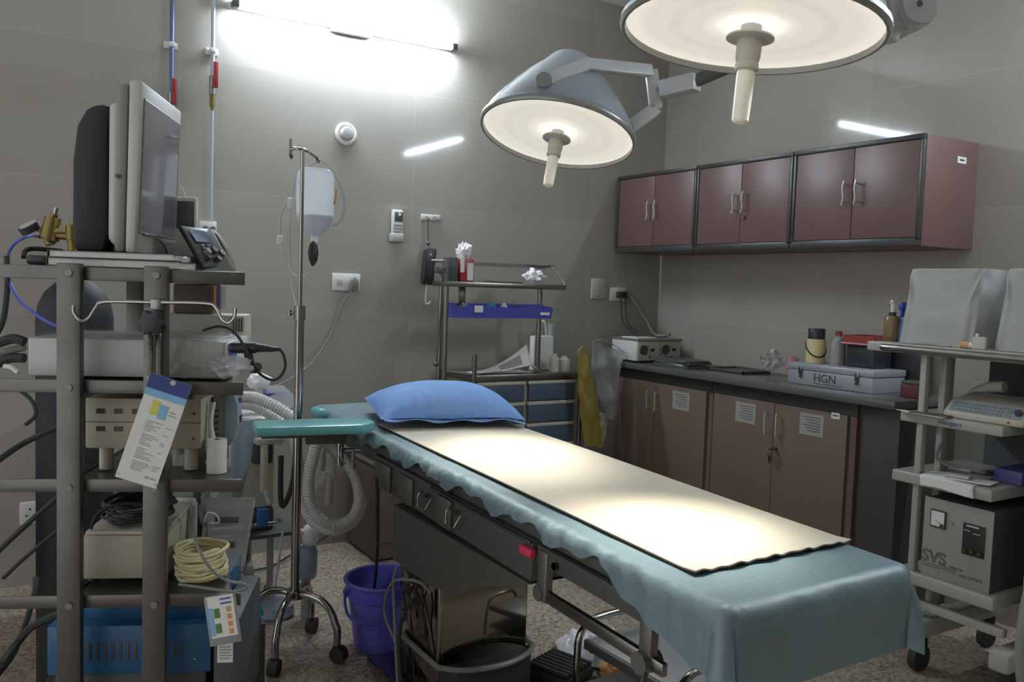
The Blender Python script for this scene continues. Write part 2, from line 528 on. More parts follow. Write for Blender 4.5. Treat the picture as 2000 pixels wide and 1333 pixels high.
# hook plate with hanging handset
t = thing('hook_plate', 'small white plate with two hooks on the far wall', 'hook', wa(842, 432))
MB().bx(2.02, 2.14, YA-.008, YA, 1.743, 1.775, .003).build('plate', 'white_plastic', t)
for x in (2.05, 2.105): MB().tube([(x, YA-.006, 1.765), (x, YA-.03, 1.757), (x+.006, YA-.035, 1.745), (x+.014, YA-.03, 1.752)], .0035, n=6).build('hook', 'steel_dull', t)
t = thing('handset', 'black handset hanging from the hook plate on the far wall', 'handset', (2.06, YA, 1.39))
MB(Matrix.Translation(V((2.062, YA-.03, 1.49))) @ Matrix.Rotation(rad(4), 4, 'Y')).bx(-.036, .036, -.016, .016, -.1, .1, .012, seg=3).build('body', 'black_plastic', t)
b = MB(); b.tube([(2.05, YA-.032, 1.75), (2.053, YA-.03, 1.68), (2.058, YA-.03, 1.60)], .003, n=6); b.blob((2.056, YA-.03, 1.615), .01, .01, .012)
b.build('string', 'charcoal', t)
MB().tube([(2.055, YA-.03, 1.395), (2.05, YA-.03, 1.34), (2.052, YA-.03, 1.29), (2.064, YA-.035, 1.285), (2.08, YA-.035, 1.30)], .004, n=6).build('loop', 'white_plastic', t)
MB().cyl((2.066, YA-.048, 1.555), (2.066, YA-.043, 1.555), .006, n=10).build('button', 'light_grey', t)

# ------------------------------------------------------------------ wall cupboards on the right wall
XF = 3.357
ZB, ZT = 1.628, 2.10
yb = [4.235, 3.535, 2.867, 2.18]
cup_labels = ['maroon wall cupboard nearest the corner, two doors, no lock', 'middle maroon wall cupboard, with a round lock under its handles', 'maroon wall cupboard at the near end with a sticker on its side']
def handle(t, x, y, z0, z1, par, m='handle_metal'):
    zc = (z0+z1)/2
    pts = [(x+.022, y, z0+.012), (x, y, z0+.008), (x-.003, y+.004, z0-.004), (x-.004, y-.003, zc-.02), (x-.004, y+.003, zc+.02), (x-.003, y-.004, z1+.004), (x, y, z1-.008), (x+.022, y, z1-.012)]
    b = MB(); b.tube(pts[2:6], .0042, n=7)
    b.cyl((x-.003, y, z0+.012), (x+.02, y, z0+.012), .0035, n=8); b.cyl((x-.003, y, z1-.012), (x+.02, y, z1-.012), .0035, n=8)
    return b.build('handle', m, par)
for i in range(3):
    y1, y0 = yb[i]-.002, yb[i+1]+.002
    t = thing('wall_cupboard', cup_labels[i], 'cupboard', (XB, (y0+y1)/2, ZB), 'maroon cupboards on the right wall')
    MB().bx(XF+.018, XB, y0, y1, ZB, ZT, .002).build('carcass', 'maroon', t)
    f = MB(); e = .022
    f.bx(XF-.002, XF+.018, y0, y1, ZT-e, ZT, .003); f.bx(XF-.002, XF+.018, y0, y1, ZB, ZB+e+.012, .003)
    f.bx(XF-.002, XF+.018, y0, y0+e*.8, ZB+e, ZT-e, .003); f.bx(XF-.002, XF+.018, y1-e*.8, y1, ZB+e, ZT-e, .003)
    f.build('front_frame', 'frame_dark', t)
    ym = (y0+y1)/2
    for s in (0, 1):
        a0, a1 = (y0+.02, ym-.0015) if s == 0 else (ym+.0015, y1-.02)
        d = MB().bx(XF+.002, XF+.0175, a0, a1, ZB+e+.014, ZT-e-.002, .002).build('door', 'maroon', t)
        yh = ym-.032 if s == 0 else ym+.032
        handle(t, XF-.022, yh, 1.822, 1.925, d)
        if i == 1 and s == 0:
            MB().cyl((XF-.012, ym-.03, 1.795), (XF+.004, ym-.03, 1.795), .009).build('lock', 'chrome', d)
    if i == 2:
        q = MB().bx(3.60, 3.665, y0-.001, y0+.001, 2.0, 2.028).build('sticker', 'paper', t)
        MB().bx(3.615, 3.65, y0-.0016, y0-.0008, 2.01, 2.018).build('print', 'ink', q)

# ------------------------------------------------------------------ base cupboards and worktop
YC0 = 2.20
tag(MB().bx(3.275, XB-.001, YC0-.01, YA-.001, .925, .962, .008).build('worktop', 'granite'), 'dark polished stone worktop along the right wall', 'worktop')
for i, (y0, y1) in enumerate(((3.305, 4.245), (YC0+.20, 3.30))):
    t = thing('base_cupboard', ('dark brown base cupboard at the corner end under the worktop', 'dark brown base cupboard with keys hanging from its door')[i], 'cupboard', ((3.33+XB)/2, (y0+y1)/2, 0), 'base cupboards under the worktop')
    MB().bx(3.335, XB, y0, y1, .08, .925).build('carcass', 'maroon_dark', t)
    MB().bx(3.38, XB, y0, y1, 0, .08).build('plinth', 'frame_dark', t)
    MB().bx(3.322, 3.335, y0, y1, .865, .925).build('top_rail', 'frame_dark', t)
    ym = (3.76, 2.869)[i]
    spans = ((ym+.0015, min(y1-.02, ym+.42)), (max(y0+.02, ym-.42), ym-.0015))
    for s, (a0, a1) in enumerate(spans):
        d = MB().bx(3.318, 3.335, a0, a1, .09, .862, .002).build('door', 'maroon_dark', t)
        yh = ym+.035 if s == 0 else ym-.035
        b = MB(); b.tube([(3.292, yh, .815-.0), (3.29, yh, .78), (3.29, yh, .74), (3.292, yh, .70)], .004, n=7)
        b.cyl((3.292, yh, .805), (3.318, yh, .805), .0035, n=8); b.cyl((3.292, yh, .71), (3.318, yh, .71), .0035, n=8)
        b.build('handle', 'handle_metal', d)
        for yl, zl in {(0, 1): ((3.535, .785),), (1, 0): ((3.055, .787),), (1, 1): ((2.643, .79),)}.get((i, s), ()):
            q = MB().bx(3.3165, 3.3185, yl-.068, yl+.068, zl-.052, zl+.052).build('paper_list', 'ink_grey', d)
            b = MB()
            for k in range(6): b.bx(3.3158, 3.317, yl-.05, yl+.045-.01*(k % 3), zl+.033-k*.013, zl+.037-k*.013)
            b.build('print', 'folder', q)
        if (i, s) == (1, 1):
            q = MB().bx(3.3165, 3.3185, 2.49, 2.535, .838, .866).build('sticker', 'paper', d)
            MB().bx(3.316, 3.317, 2.498, 2.527, .85, .856).build('print', 'ink', q)
            MB().cyl((3.30, 2.845, .64), (3.32, 2.845, .64), .009).build('lock', 'chrome', d)
    if i == 1:
        MB().bx(3.32, 3.335, y0-.0, y0+.03, .09, .862).build('edge_strip', 'maroon', t)
        t2 = thing('key_bunch', 'small bunch of keys hanging from the base cupboard lock', 'keys', (3.29, 2.845, .60))
        MB().bx(3.27, 3.301, 2.842, 2.848, .634, .646, .001).build('key', 'chrome', t2)
        MB().tube([(3.285, 2.845+.012*math.sin(q), .625+.012*math.cos(q)) for q in [k*PI/4 for k in range(8)]], .0016, n=6, k=3, closed=True).build('ring', 'chrome', t2)
        MB(Matrix.Translation(V((3.284, 2.85, .59))) @ Matrix.Rotation(rad(20), 4, 'X')).bx(-.001, .001, -.006, .006, -.025, .025, .0005).build('key', 'chrome', t2)
        MB(Matrix.Translation(V((3.287, 2.86, .592))) @ Matrix.Rotation(rad(-15), 4, 'X')).bx(-.001, .001, -.006, .006, -.022, .022, .0005).build('key', 'chrome', t2)
MB_end = thing('end_panel', 'side panel at the near end of the base cupboards, coloured dark as if shaded', 'panel', (3.52, YC0+.09, 0))
MB().bx(3.335, XB, YC0, YC0+.198, 0, .924, .002).build('board', 'dark_wood', MB_end)  # dark colour stands for the shade on the counter's near end
# ------------------------------------------------------------------ operating table
TT = Matrix.Translation(V((0, 1.237, .82))) @ Matrix.Rotation(math.atan(.04/1.5), 4, 'X')   # local x, y from the foot edge of the mat, z above the top plane
tb = thing('operating_table', 'steel operating table in the middle of the room on a mirror column', 'operating table', (1.42, 2.45, 0))
XL, XR = 1.15, 1.735
b = MB(TT)
b.bx(XL+.016, XR-.012, -.138, .98, -.075, -.006, .028, seg=4); b.bx(XL+.016, XR-.012, .985, 1.74, -.075, -.006, .025, seg=4)
b.bx(XL+.016, XR-.012, 1.745, 2.14, -.075, -.006, .028, seg=4)
b.build('mattress', 'olive_black', tb)
b = MB(TT)
b.bx(XL+.02, XR-.02, .52, 1.56, -.185, -.076, .006)
b.bx(XL+.05, XR-.05, 1.57, 2.1, -.125, -.08, .006)
b.bx(XL+.02, XL+.055, -.15, .5, -.125, -.078, .004); b.bx(XR-.055, XR-.02, -.15, .5, -.125, -.078, .004)
b.bx(XL+.05, XR-.05, -.12, .5, -.09, -.078)
b.build('top_frame', 'dark_frame', tb)
# side panels and rails on the visible left side
f = MB(TT); f.bx(XL+.012, XL+.021, .52, 1.10, -.085, -.078, .002)
f.build('side_rail', 'steel', tb)
for a_, c_ in ((1.22, 1.32), (1.40, 1.53), (.95, 1.04)):
    MB(TT).bx(XL+.009, XL+.0195, a_, c_, -.178, -.088, .003).build('side_panel', 'steel_dull', tb)
MB(TT).bx(XL+.0, XL+.02, .50, .555, -.115, -.092, .005).build('rail_end_cap', 'red_light', tb)
for y in (.93, 1.12):
    h = MB(TT)
    h.tube([(XL+.005, y, -.10), (XL-.012, y, -.105), (XL-.014, y, -.14), (XL-.014, y-.01, -.147), (XL-.014, y-.05, -.147), (XL-.012, y-.055, -.135), (XL+.005, y-.055, -.11)], .0035, n=7, k=3)
    h.cyl((XL+.01, y-.03, -.105), (XL-.01, y-.03, -.105), .006)
    h.build('rail_hook', 'steel', tb)
# rail under the leg section
f = MB(TT)
xr = XL+.03
for a_ in (.445, .055): MB(TT).bx(xr-.016, xr+.008, a_, a_+.04, -.215, -.085, .006).build('rail_bracket', 'steel_dull', tb)
f = MB(TT); f.bx(xr-.012, xr+.004, .02, .50, -.212, -.182, .004); f.build('leg_rail', 'steel', tb)
MB(TT).cyl((xr-.02, .475, -.195), (xr+.014, .475, -.195), .02).build('rail_joint', 'steel_dull', tb); MB(TT).cyl((xr-.03, .075, -.2), (xr+.02, .075, -.2), .024).build('rail_joint', 'steel_dull', tb)
f = MB(TT); f.cyl((xr-.02, .06, -.215), (xr-.07, .02, -.235), .006); f.blob((xr-.075, .017, -.237), .013, .013, .013, amp=0); f.build('clamp_knob', 'dark_frame', tb)
f = MB(TT)
for y in (.41, .40): f.cyl((xr-.014, .41, -.105), (xr-.02, .41, -.105), .010)
f.build('bolt', 'charcoal', tb)
# column, skirt, base
sk = MB()
a0, a1 = [(1.172, 2.30), (1.57, 2.30), (1.57, 2.66), (1.172, 2.62)], [(1.168, 1.76), (1.70, 1.76), (1.70, 2.72), (1.168, 2.62)]
rings = []
for k in range(5):
    u = k/4; z = .455+.19*u
    rings.append([((1-u)*p[0]+u*q[0], (1-u)*p[1]+u*q[1], z) for p, q in zip(a0, a1)])
sk.loft(rings); sk.build('column_skirt', 'olive_black', tb, ang=15)
MB().bx(1.205, 1.535, 2.325, 2.63, .06, .46, .006).build('column', 'mirror_steel', tb)
MB().bx(1.198, 1.21, 2.318, 2.332, .08, .456, .003).build('column_edge_trim', 'chrome', tb)
cp = [(1.20, 2.335), (1.205, 2.305), (1.25, 2.265), (1.33, 2.24), (1.42, 2.24), (1.50, 2.27), (1.545, 2.31), (1.55, 2.335)]
MB().poly([(x, y, .055) for x, y in cp], (0, 0, .135)).build('base_collar', 'black_plastic', tb, ang=50)
MB().tube([(1.193, 2.60, .20), (1.193, 2.33, .20)]+[(x, y-.006, .197) for x, y in cp[1:-1]]+[(1.552, 2.34, .20), (1.552, 2.6, .20)], .009, n=8, k=3).build('base_ring', 'cable_grey', tb)
b = MB(); b.bx(1.15, 1.55, 1.98, 2.78, .022, .058, .006); b.build('base', 'mirror_steel', tb)
for x in (1.20, 1.50):
    for y in (2.03, 2.73): MB().cyl((x, y, 0), (x, y, .024), .03).build('base_foot', 'black_rubber', tb)
# armboard
ab = MB()
A0, A1 = V((.765, 2.875, .889)), V((1.17, 2.80, .889))
d = (A1-A0).normalized(); M = Matrix((d, V((-d.y, d.x, 0)), V((0, 0, 1)))).transposed().to_4x4(); M.translation = A0
ab = MB(M)
Ln = (A1-A0).length; hw = .082
out = [(.0, -hw*.93), (Ln-.13, -hw)]
for k in range(9):
    q = -PI/2+PI*k/8; out.append((Ln-.10+.10*math.cos(q), hw*math.sin(q)))
out += [(Ln-.13, hw), (0, hw*.93)]
ab.poly([(x, y, -.018) for x, y in out], (0, 0, .034), .009)
arm = ab.build('armboard', 'teal_vinyl', tb)
arm['label'] = 'padded teal armboard sticking out from the table head'
b = MB(M); b.bx(.02, Ln-.10, -.055, .055, -.028, -.018, .003); b.bx(Ln-.24, Ln-.10, -.018, .018, -.06, -.028, .004)
b.build('support_plate', 'dark_frame', arm)
b = MB(M)
b.cyl((Ln-.12, 0, -.03), (Ln-.12, 0, -.14), .012); b.cyl((Ln-.11, -.02, -.085), (Ln-.055, -.02, -.085), .01); b.tube([(Ln-.12, -.01, -.07), (Ln-.125, -.03, -.10), (Ln-.11, -.035, -.13)], .005)
b.cyl((Ln-.08, -.025, -.08), (Ln-.08, -.025, -.15), .006)
b.build('clamp', 'chrome', arm)
arm2 = MB(Matrix.Translation(V((1.115, 3.26, .87)))).bx(-.015, .03, -.05, .05, -.02, .02, .018, seg=4).build('side_pad', 'teal_vinyl', tb)

# teal sheet over the table
random.seed(4)
def drop(yl):
    base = .034+.012*math.sin(yl*21)+.009*math.sin(yl*47+1)
    k = max(0, min(1, (.24-yl)/.32))
    return base*(1-k)+.135*k
RC = .028
def edge(e):
    """arc-length past the start of a rounded edge -> (outward, down)"""
    L = RC*PI/2
    if e <= 0: return e, 0
    if e < L: return RC*math.sin(e/RC), RC*(1-math.cos(e/RC))
    return RC, RC+(e-L)
def sheet(u, v):
    y0, y1 = -.155+RC, 2.16
    yl0 = y0-.195
    s = yl0+(y1-yl0)*u                     # along the table
    yy = max(s, y0)
    dl = drop(max(s, y0))
    x0, x1 = XL+RC, XR-RC
    t0 = x0-dl-.018; t1 = x1+.06
    t = t0+(t1-t0)*v
    el, er, ef = max(0, x0-t), max(0, t-x1), max(0, y0-s)
    if ef > 0 and (el > 0 or er > 0):
        es = el or er; sg = -1 if el else 1
        cx = x0 if el else x1
        h = math.hypot(es, ef)
        dx, dy = es/h, ef/h
        o, dn = edge(h)
        fl = .5*max(0, h-.05)*math.sin(2*math.atan2(ef, es))
        return (cx+sg*dx*(o+fl), y0-dy*(o+fl), -dn+.0015)
    if el > 0:
        o, dn = edge(el)
        w_ = .016*abs(noise.noise(V((s*11, 0, 3))))+.012*abs(noise.noise(V((s*27, 1, 5))))
        return (x0-o-(w_+.004)*min(1, dn/.03), s, -dn+.0015+.003*noise.noise(V((s*30, dn*60, 2))))
    if er > 0:
        o, dn = edge(er); return (x1+o, s, -dn+.0015)
    if ef > 0:
        o, dn = edge(ef)
        return (t, y0-o-(.009+.009*noise.noise(V((t*9, dn*6, 1))))*min(1, dn/.05), -dn+.0015)
    e2 = max(0, (XL+.10-t)/.1)
    return (t, s, .002+.002*noise.noise(V((t*12, s*9, 0)))*min(1, .3+e2))
tag(MB(TT).grid(sheet, 300, 90).build('table_sheet', 'sheet_teal', ang=70), 'teal sheet covering the operating table, hanging at its foot end', 'sheet')

# cream mat
def wob(x, y):
    k = max(0, 1-y/.04)
    return k*(.004+.0025*math.sin(x*62)+.0018*math.sin(x*117+1))+.001*math.sin(x*9+y*5)
MX0, MX1, MY1 = 1.221, 1.716, 1.66
mt = thing('table_mat', 'long cream mat lit by the lamps on the operating table', 'mat', TT @ V((1.476, .8, .008)))
def mat_f(z0, grow=0):
    def f(u, v):
        y = -grow+(MY1+grow)*u; x = MX0-grow+(MX1-MX0+2*grow)*v
        y2 = y-.003*math.sin(x*62)*(1 if u == 0 else 0)
        edge_ = max(0, 1-min(x-MX0+grow, MX1+grow-x)/.03)
        up = .008*max(0, (y-1.45)/.2)**2*max(0, (x-1.66)/.07) if x > 1.66 and y > 1.45 else 0
        return (x, y2, z0+wob(x, y)+up+.001*edge_)
    return f
MB(TT).grid(mat_f(.0088), 130, 70).build('top_face', 'mat_cream', mt, solid=.002)
MB(TT).grid(mat_f(.0066, .002), 130, 70).build('backing', 'mat_back', mt, solid=.0024)

# pillow
PC = at(752, 832, Z=.885); ang = rad(-13)
PM = Matrix.Translation(V((PC.x+.265*math.cos(ang)-.20*math.sin(ang)-.005, PC.y+.265*math.sin(ang)+.20*math.cos(ang), .904))) @ Matrix.Rotation(ang, 4, 'Z')
pw, pd, ph = .275, .205, .105
def pil(top):
    def f(u, v):
        a = 2*u-1; c = 2*v-1
        x = a*pw; y = c*pd
        fl = max(0, min(1, (1-abs(a))/.05)); fc = max(0, min(1, (1-abs(c))/.07))
        prof = (max(0, 1-abs(a)**2.6)**.62)*(max(0, 1-abs(c)**2.4)**.6)*min(fl, 1)**.3*min(fc, 1)**.3
        z = ph*prof if top else -.02*prof
        wr = .0035*noise.noise(V((x*14, y*14, 1)))+.004*noise.noise(V((x*40, y*12, 4)))*(abs(c) > .6)
        sag = -.02*max(0, a)**3-.012*max(0, -c)*(1-abs(a))
        if a < -.6: sag += .012*(c+.4)*(-a-.6)/.4
        pinch = 1-.06*(1-abs(a)**2)*abs(c)**3
        return (x, y*pinch, z+wr*(.4+prof)+sag+.012)
    return f
pl = thing('pillow', 'blue pillow at the head of the operating table', 'pillow', PM)
b = MB(PM); b.grid(pil(True), 60, 44); b.grid(pil(False), 60, 44)
bmesh.ops.remove_doubles(b.bm, verts=b.bm.verts[:], dist=.0004)
b.build('pillowcase', 'pillow_blue', pl, ang=80)
b = MB(PM)
def flg(u, v):
    x = (2*u-1)*pw*.97
    return (x, -pd*(.945-.06*(1-(2*u-1)**2))-.03*v, .004+.006*math.sin(x*38+v)*v-.02*max(0, 2*u-1)**3-.012*(1-abs(2*u-1)))
b.grid(flg, 60, 4); b.build('flange', 'pillow_blue', pl, solid=.003)

# ------------------------------------------------------------------ ceiling surgical lamps
def lamp_frame(c, ax_cam):
    up = -(RGT*ax_cam[0]+DWN*ax_cam[1]+fwd*ax_cam[2]).normalized()
    r = (RGT-up*RGT.dot(up)).normalized()
    cc = up.cross(r)                        # points away; toward camera is -cc
    if cc.dot(fwd) > 0: cc = -cc
    M = Matrix((r, -cc, up)).transposed().to_4x4(); M.translation = c
    return M                                # local x right, local -y toward the camera, local z up the lamp axis
def dome(t, M, R, hsc):
    k = R/.2875
    prof = [(.0, .305), (.075, .303), (.088, .29), (.108, .262), (.175, .19), (.247, .09), (.275, .04), (.284, .012)]
    MB(M).lathe([(q*k, z*k*hsc) for q, z in prof], n=48).build('dome', 'lamp_shell', t)
    MB(M).lathe([(.279*k, .016), (.2845*k, .0165), (.292*k, .008), (.293*k, -.004), (.288*k, -.012), (.281*k, -.012), (.279*k, .016)], n=48).build('rim', 'lamp_rim', t)
    gp = [(.02, 1.7), (.05, 1.7), (.065, 1.55), (.085, 1.12), (.12, .97), (.17, .92), (.21, .96), (.25, 1.05), (.281, 1.2)]
    dg_ = MB(M).lathe([(q*k, (.010-.006*(q/.281)**2)*k) for q, g in gp], n=48).build('diffuser_glass', 'lamp_diffuser', t)
    at_ = dg_.data.attributes.new('glow', 'FLOAT', 'POINT')
    for i_ in range(len(dg_.data.vertices)): at_.data[i_].value = gp[min(i_//48, len(gp)-1)][1]
    h = MB(M).lathe([(0, .03*k), (.022*k, .03*k), (.024*k, -.014), (.052*k, -.016), (.053*k, -.021), (.03*k, -.026), (0, -.026)], n=32).build('handle_flange', 'light_grey', t)
    MB(M).lathe([(.028*k, -.026), (.027*k, -.062*k), (.024*k, -.072*k), (.026*k, -.076*k), (.026*k, -.088*k), (.02*k, -.092*k), (0, -.092*k)], n=24).build('handle_collar', 'cream_plastic', t)
    MB(M).lathe([(.0195*k, -.092*k), (.0205*k, -.10*k), (.019*k, -.19*k), (.0185*k, -.202*k), (.015*k, -.206*k), (0, -.206*k)], n=24).build('grip', 'ivory', t)
    ld = bpy.data.lights.new('surgical_lamp_light', 'SPOT')
    lo = bpy.data.objects.new('surgical_lamp_light', ld); C.objects.link(lo)
    return lo, ld
# lamp glass: frosted, concentric rings
def diff_mat():
    m = mat('lamp_diffuser', 'a8a494', .3, emit=DIFF_E, ecol=(1, .95, .84, 1))
    nt = m.node_tree; b = nt.nodes['Principled BSDF']
    tc = nt.nodes.new('ShaderNodeTexCoord'); wv = nt.nodes.new('ShaderNodeTexWave')
    wv.wave_type = 'RINGS'; wv.rings_direction = 'Z'; wv.inputs['Scale'].default_value = 5; wv.inputs['Distortion'].default_value = 1.5
    wv.inputs['Detail'].default_value = 2
    nt.links.new(tc.outputs['Object'], wv.inputs['Vector'])
    mr = nt.nodes.new('ShaderNodeMapRange'); mr.inputs['To Min'].default_value = DIFF_E*.97; mr.inputs['To Max'].default_value = DIFF_E*1.03
    nt.links.new(wv.outputs['Fac'], mr.inputs['Value'])
    # the bulb sits on the axis: the glass glows brightest round the handle and again at the reflector's rim
    uv = nt.nodes.new('ShaderNodeAttribute'); uv.attribute_name = 'glow'
    ml = nt.nodes.new('ShaderNodeMath'); ml.operation = 'MULTIPLY'
    nt.links.new(mr.outputs[0], ml.inputs[0]); nt.links.new(uv.outputs['Fac'], ml.inputs[1])
    nt.links.new(ml.outputs[0], b.inputs['Emission Strength'])
diff_mat()
def aim(lo, ld, M, tgt, power, ang, r):
    p = M @ V((0, 0, -.005))
    d = (V(tgt)-p).normalized()
    lo.matrix_world = Matrix.Translation(p) @ d.to_track_quat('-Z', 'Y').to_matrix().to_4x4()
    ld.energy = power; ld.spot_size = rad(ang); ld.spot_blend = 1.0; ld.color = (1, .965, .90); ld.shadow_soft_size = r
HUB = V((2.62, 1.98, 2.46))
# lamp over the head end
M1 = lamp_frame(at(1089, 262, D=3.15), (-.18, .963, -.179))
l1 = thing('surgical_light', 'smaller-looking round surgical lamp with its yoke in full view', 'surgical lamp', Matrix.Translation(M1.translation), 'ceiling surgical lamps')
lo, ld = dome(l1, M1, .2875, 1.0)
aim(lo, ld, M1, at(1000, 893, Z=.862), OT1_W, 40, .13)
lo.parent = l1; lo.matrix_parent_inverse = Matrix.Translation(-M1.translation)
def lp(M, px, py, y):
    Mi = M.inverted(); o = Mi @ V((0, 0, EYE)); d = Mi.to_3x3() @ ray(px, py)
    return o+d*((y-o.y)/d.y)
def bar(Mx, pts, w_, h_):
    b = MB(Mx)
    for p, q in zip(pts, pts[1:]):
        p, q = V(p), V(q); d = (q-p).normalized(); up = V((0, 1, 0)); s = d.cross(up).normalized(); up = s.cross(d)
        R = Matrix((d, up, s)).transposed().to_4x4(); R.translation = (p+q)/2
        L = (q-p).length/2+.004
        b.bx(-L, L, -w_, w_, -h_, h_, .005, R=R)
    return b
yk = [lp(M1, 1062, 160, -.26), lp(M1, 1146, 126, -.17), lp(M1, 1272, 139, 0), lp(M1, 1281, 212, .0), lp(M1, 1228, 251, .0)]
bar(M1, yk, .012, .024).build('yoke', 'lamp_arm', l1)
b = MB(M1); b.cyl(yk[0]+V((0, -.018, 0)), yk[0]+V((0, .06, 0)), .028); b.build('pivot', 'lamp_rim', l1); MB(M1).cyl(yk[4]+V((-.03, 0, -.01)), yk[4]+V((.012, 0, .006)), .02).build('pivot', 'lamp_rim', l1)
b = MB(M1)
q_ = lp(M1, 1014, 170, -.13); b.cyl(q_+V((.02, .04, 0)), q_+V((-.008, -.012, 0)), .006); b.build('screw', 'charcoal', l1); MB(M1).cyl(lp(M1, 1098, 128, -.10)+V((0, .03, 0)), lp(M1, 1098, 128, -.10)+V((0, -.01, 0)), .006).build('screw', 'charcoal', l1)
e0 = M1 @ lp(M1, 1284, 178, 0)
e1 = at(1362, 160, D=3.08); e2 = at(1420, 142, D=3.0)
b = MB(); b.cyl(e0, e0+(e1-e0)*.12, .014); b.build('arm_pin', 'lamp_rim', l1)
dd = (e1-e0).normalized()
R = Matrix((dd, V((0, 0, 1)).cross(dd).normalized(), dd.cross(V((0, 0, 1)).cross(dd).normalized()))).transposed().to_4x4(); R.translation = (e0+e1)/2
Lh = (e1-e0).length/2
MB(R).bx(-Lh+.02, Lh, -.03, .03, -.031, .031, .006).build('arm_sleeve', 'lamp_arm', l1)
b = MB(); b.cyl(e1-dd*.01, HUB+(e1-HUB).normalized()*.085+V((0, 0, -.05)), .02); b.cyl(e1-dd*.01+V((0, 0, .018)), HUB+(e1-HUB).normalized()*.085+V((0, 0, -.03)), .012)
b.build('spring_arm', 'dark_frame', l1)
# lamp over the foot end
M2 = lamp_frame(at(1467, 60, D=2.10), (-.114, .981, .027))
l2 = thing('surgical_light', 'large near surgical lamp cut off by the top of the picture', 'surgical lamp', Matrix.Translation(M2.translation), 'ceiling surgical lamps')
lo, ld = dome(l2, M2, .318, 1.0)
aim(lo, ld, M2, at(1292, 1062, Z=.826), OT2_W, 39, .13)
lo.parent = l2; lo.matrix_parent_inverse = Matrix.Translation(-M2.translation)
k1 = at(1768, 22, D=2.16)
ek = M2 @ V((.318, .02, .03))
b = bar(I4, [ek, at(1722, 30, D=2.12), k1], .03, .05); b.build('yoke', 'lamp_arm', l2)
b = MB(); d = (RGT*.25-fwd).normalized(); b.cyl(k1-d*.07, k1+d*.045, .058, n=28); b.cyl(k1+d*.045, k1+d*.052, .048, n=28)
b.build('knuckle', 'lamp_arm', l2)
b = MB(); b.cyl(k1+d*.050, k1+d*.054, .008, n=14); b.build('bolt', 'charcoal', l2)
k2 = k1+V((.10, -.02, .30))
b = MB(); b.cyl(k1+V((.02, 0, .03)), k2, .032); b.build('drop_arm', 'lamp_arm', l2)
b = MB(); b.cyl(k2, HUB+V((0, 0, .1)), .03); b.build('spring_arm', 'lamp_arm', l2)
b = MB(); b.cyl(HUB+V((0, 0, -.1)), HUB+V((0, 0, .18)), .05); b.cyl(HUB+V((0, 0, .18)), (HUB.x, HUB.y, ZC), .035); b.cyl((HUB.x, HUB.y, ZC-.04), (HUB.x, HUB.y, ZC), .12)
b.build('ceiling_mount', 'lamp_arm', l2)

# ------------------------------------------------------------------ drip stand
IX, IY = .97, 3.045
iv = thing('drip_stand', 'chrome drip stand on curved castor legs beside the table head', 'drip stand', (IX, IY, 0))
zh = .225
for k, dg in enumerate((232, 308, 52, 128)):
    q = rad(dg); dx, dy = math.cos(q), math.sin(q); R_ = .185
    P = lambda r, z: V((IX+dx*r, IY+dy*r, z))
    MB().tube([P(.01, zh), P(.06, zh+.004), P(.115, zh-.008), P(.155, zh-.04), P(.178, zh-.09), P(R_, .12), P(R_, .065)], .0135, n=12).build('leg', 'chrome', iv)
    c = MB(); c.cyl(P(R_, .055), P(R_, .075), .012)
    px, py = -dy, dx
    c.cyl(P(R_+.008, .03)+V((px, py, 0))*.018, P(R_+.008, .03)+V((px, py, 0))*-.018, .03, n=20)
    c.bx(P(R_, 0).x-.014, P(R_, 0).x+.014, P(R_, 0).y-.014, P(R_, 0).y+.014, .03, .062, .006)
    c.build('castor', 'black_rubber', iv)
MB().lathe([(0, zh+.02), (.03, zh+.018), (.032, zh-.014), (0, zh-.018)], Matrix.Translation(V((IX, IY, 0)))).build('hub', 'chrome', iv)
zc_ = at(580, 612, D=3.17).z
MB().cyl((IX, IY, zh), (IX, IY, zc_+.02), .0165, n=18).build('pole', 'chrome', iv)
ztop = at(592, 297, D=3.13).z
MB().cyl((IX, IY, zc_), (IX, IY, ztop), .0075, n=14).build('inner_rod', 'chrome', iv)
c = MB(); c.lathe([(.0, .03), (.02, .03), (.021, -.02), (0, -.02)], Matrix.Translation(V((IX, IY, zc_)))); c.cyl((IX, IY, zc_+.002), at(566, 612, D=3.12), .005); c.cyl(at(566, 606, D=3.12), at(566, 618, D=3.12), .007)
c.build('clamp_knob', 'chrome', iv)
hd = (at(620, 320, D=3.17)-at(566, 285, D=3.06)); hl, hr = at(568, 288, D=3.06), at(618, 318, D=3.26)
mid = V((IX, IY, ztop)); hl.z = hr.z = ztop
c = MB(); c.tube([hl, mid, hr, hr+V((.006, .006, -.006))], .006, n=8, k=3)
c.tube([hl+V((0, 0, .035)), hl, hl+V((0, 0, -.02)), hl+V((.006, .01, -.03)), hl+V((.01, .018, -.022))], .006, k=3)
c.tube([hr+V((.004, .004, -.01)), hr+V((.004, .004, -.012)), hr+V((.010, .010, -.016)), hr+V((.016, .016, -.008))], .005, k=3)
c.build('hook_bar', 'chrome', iv)
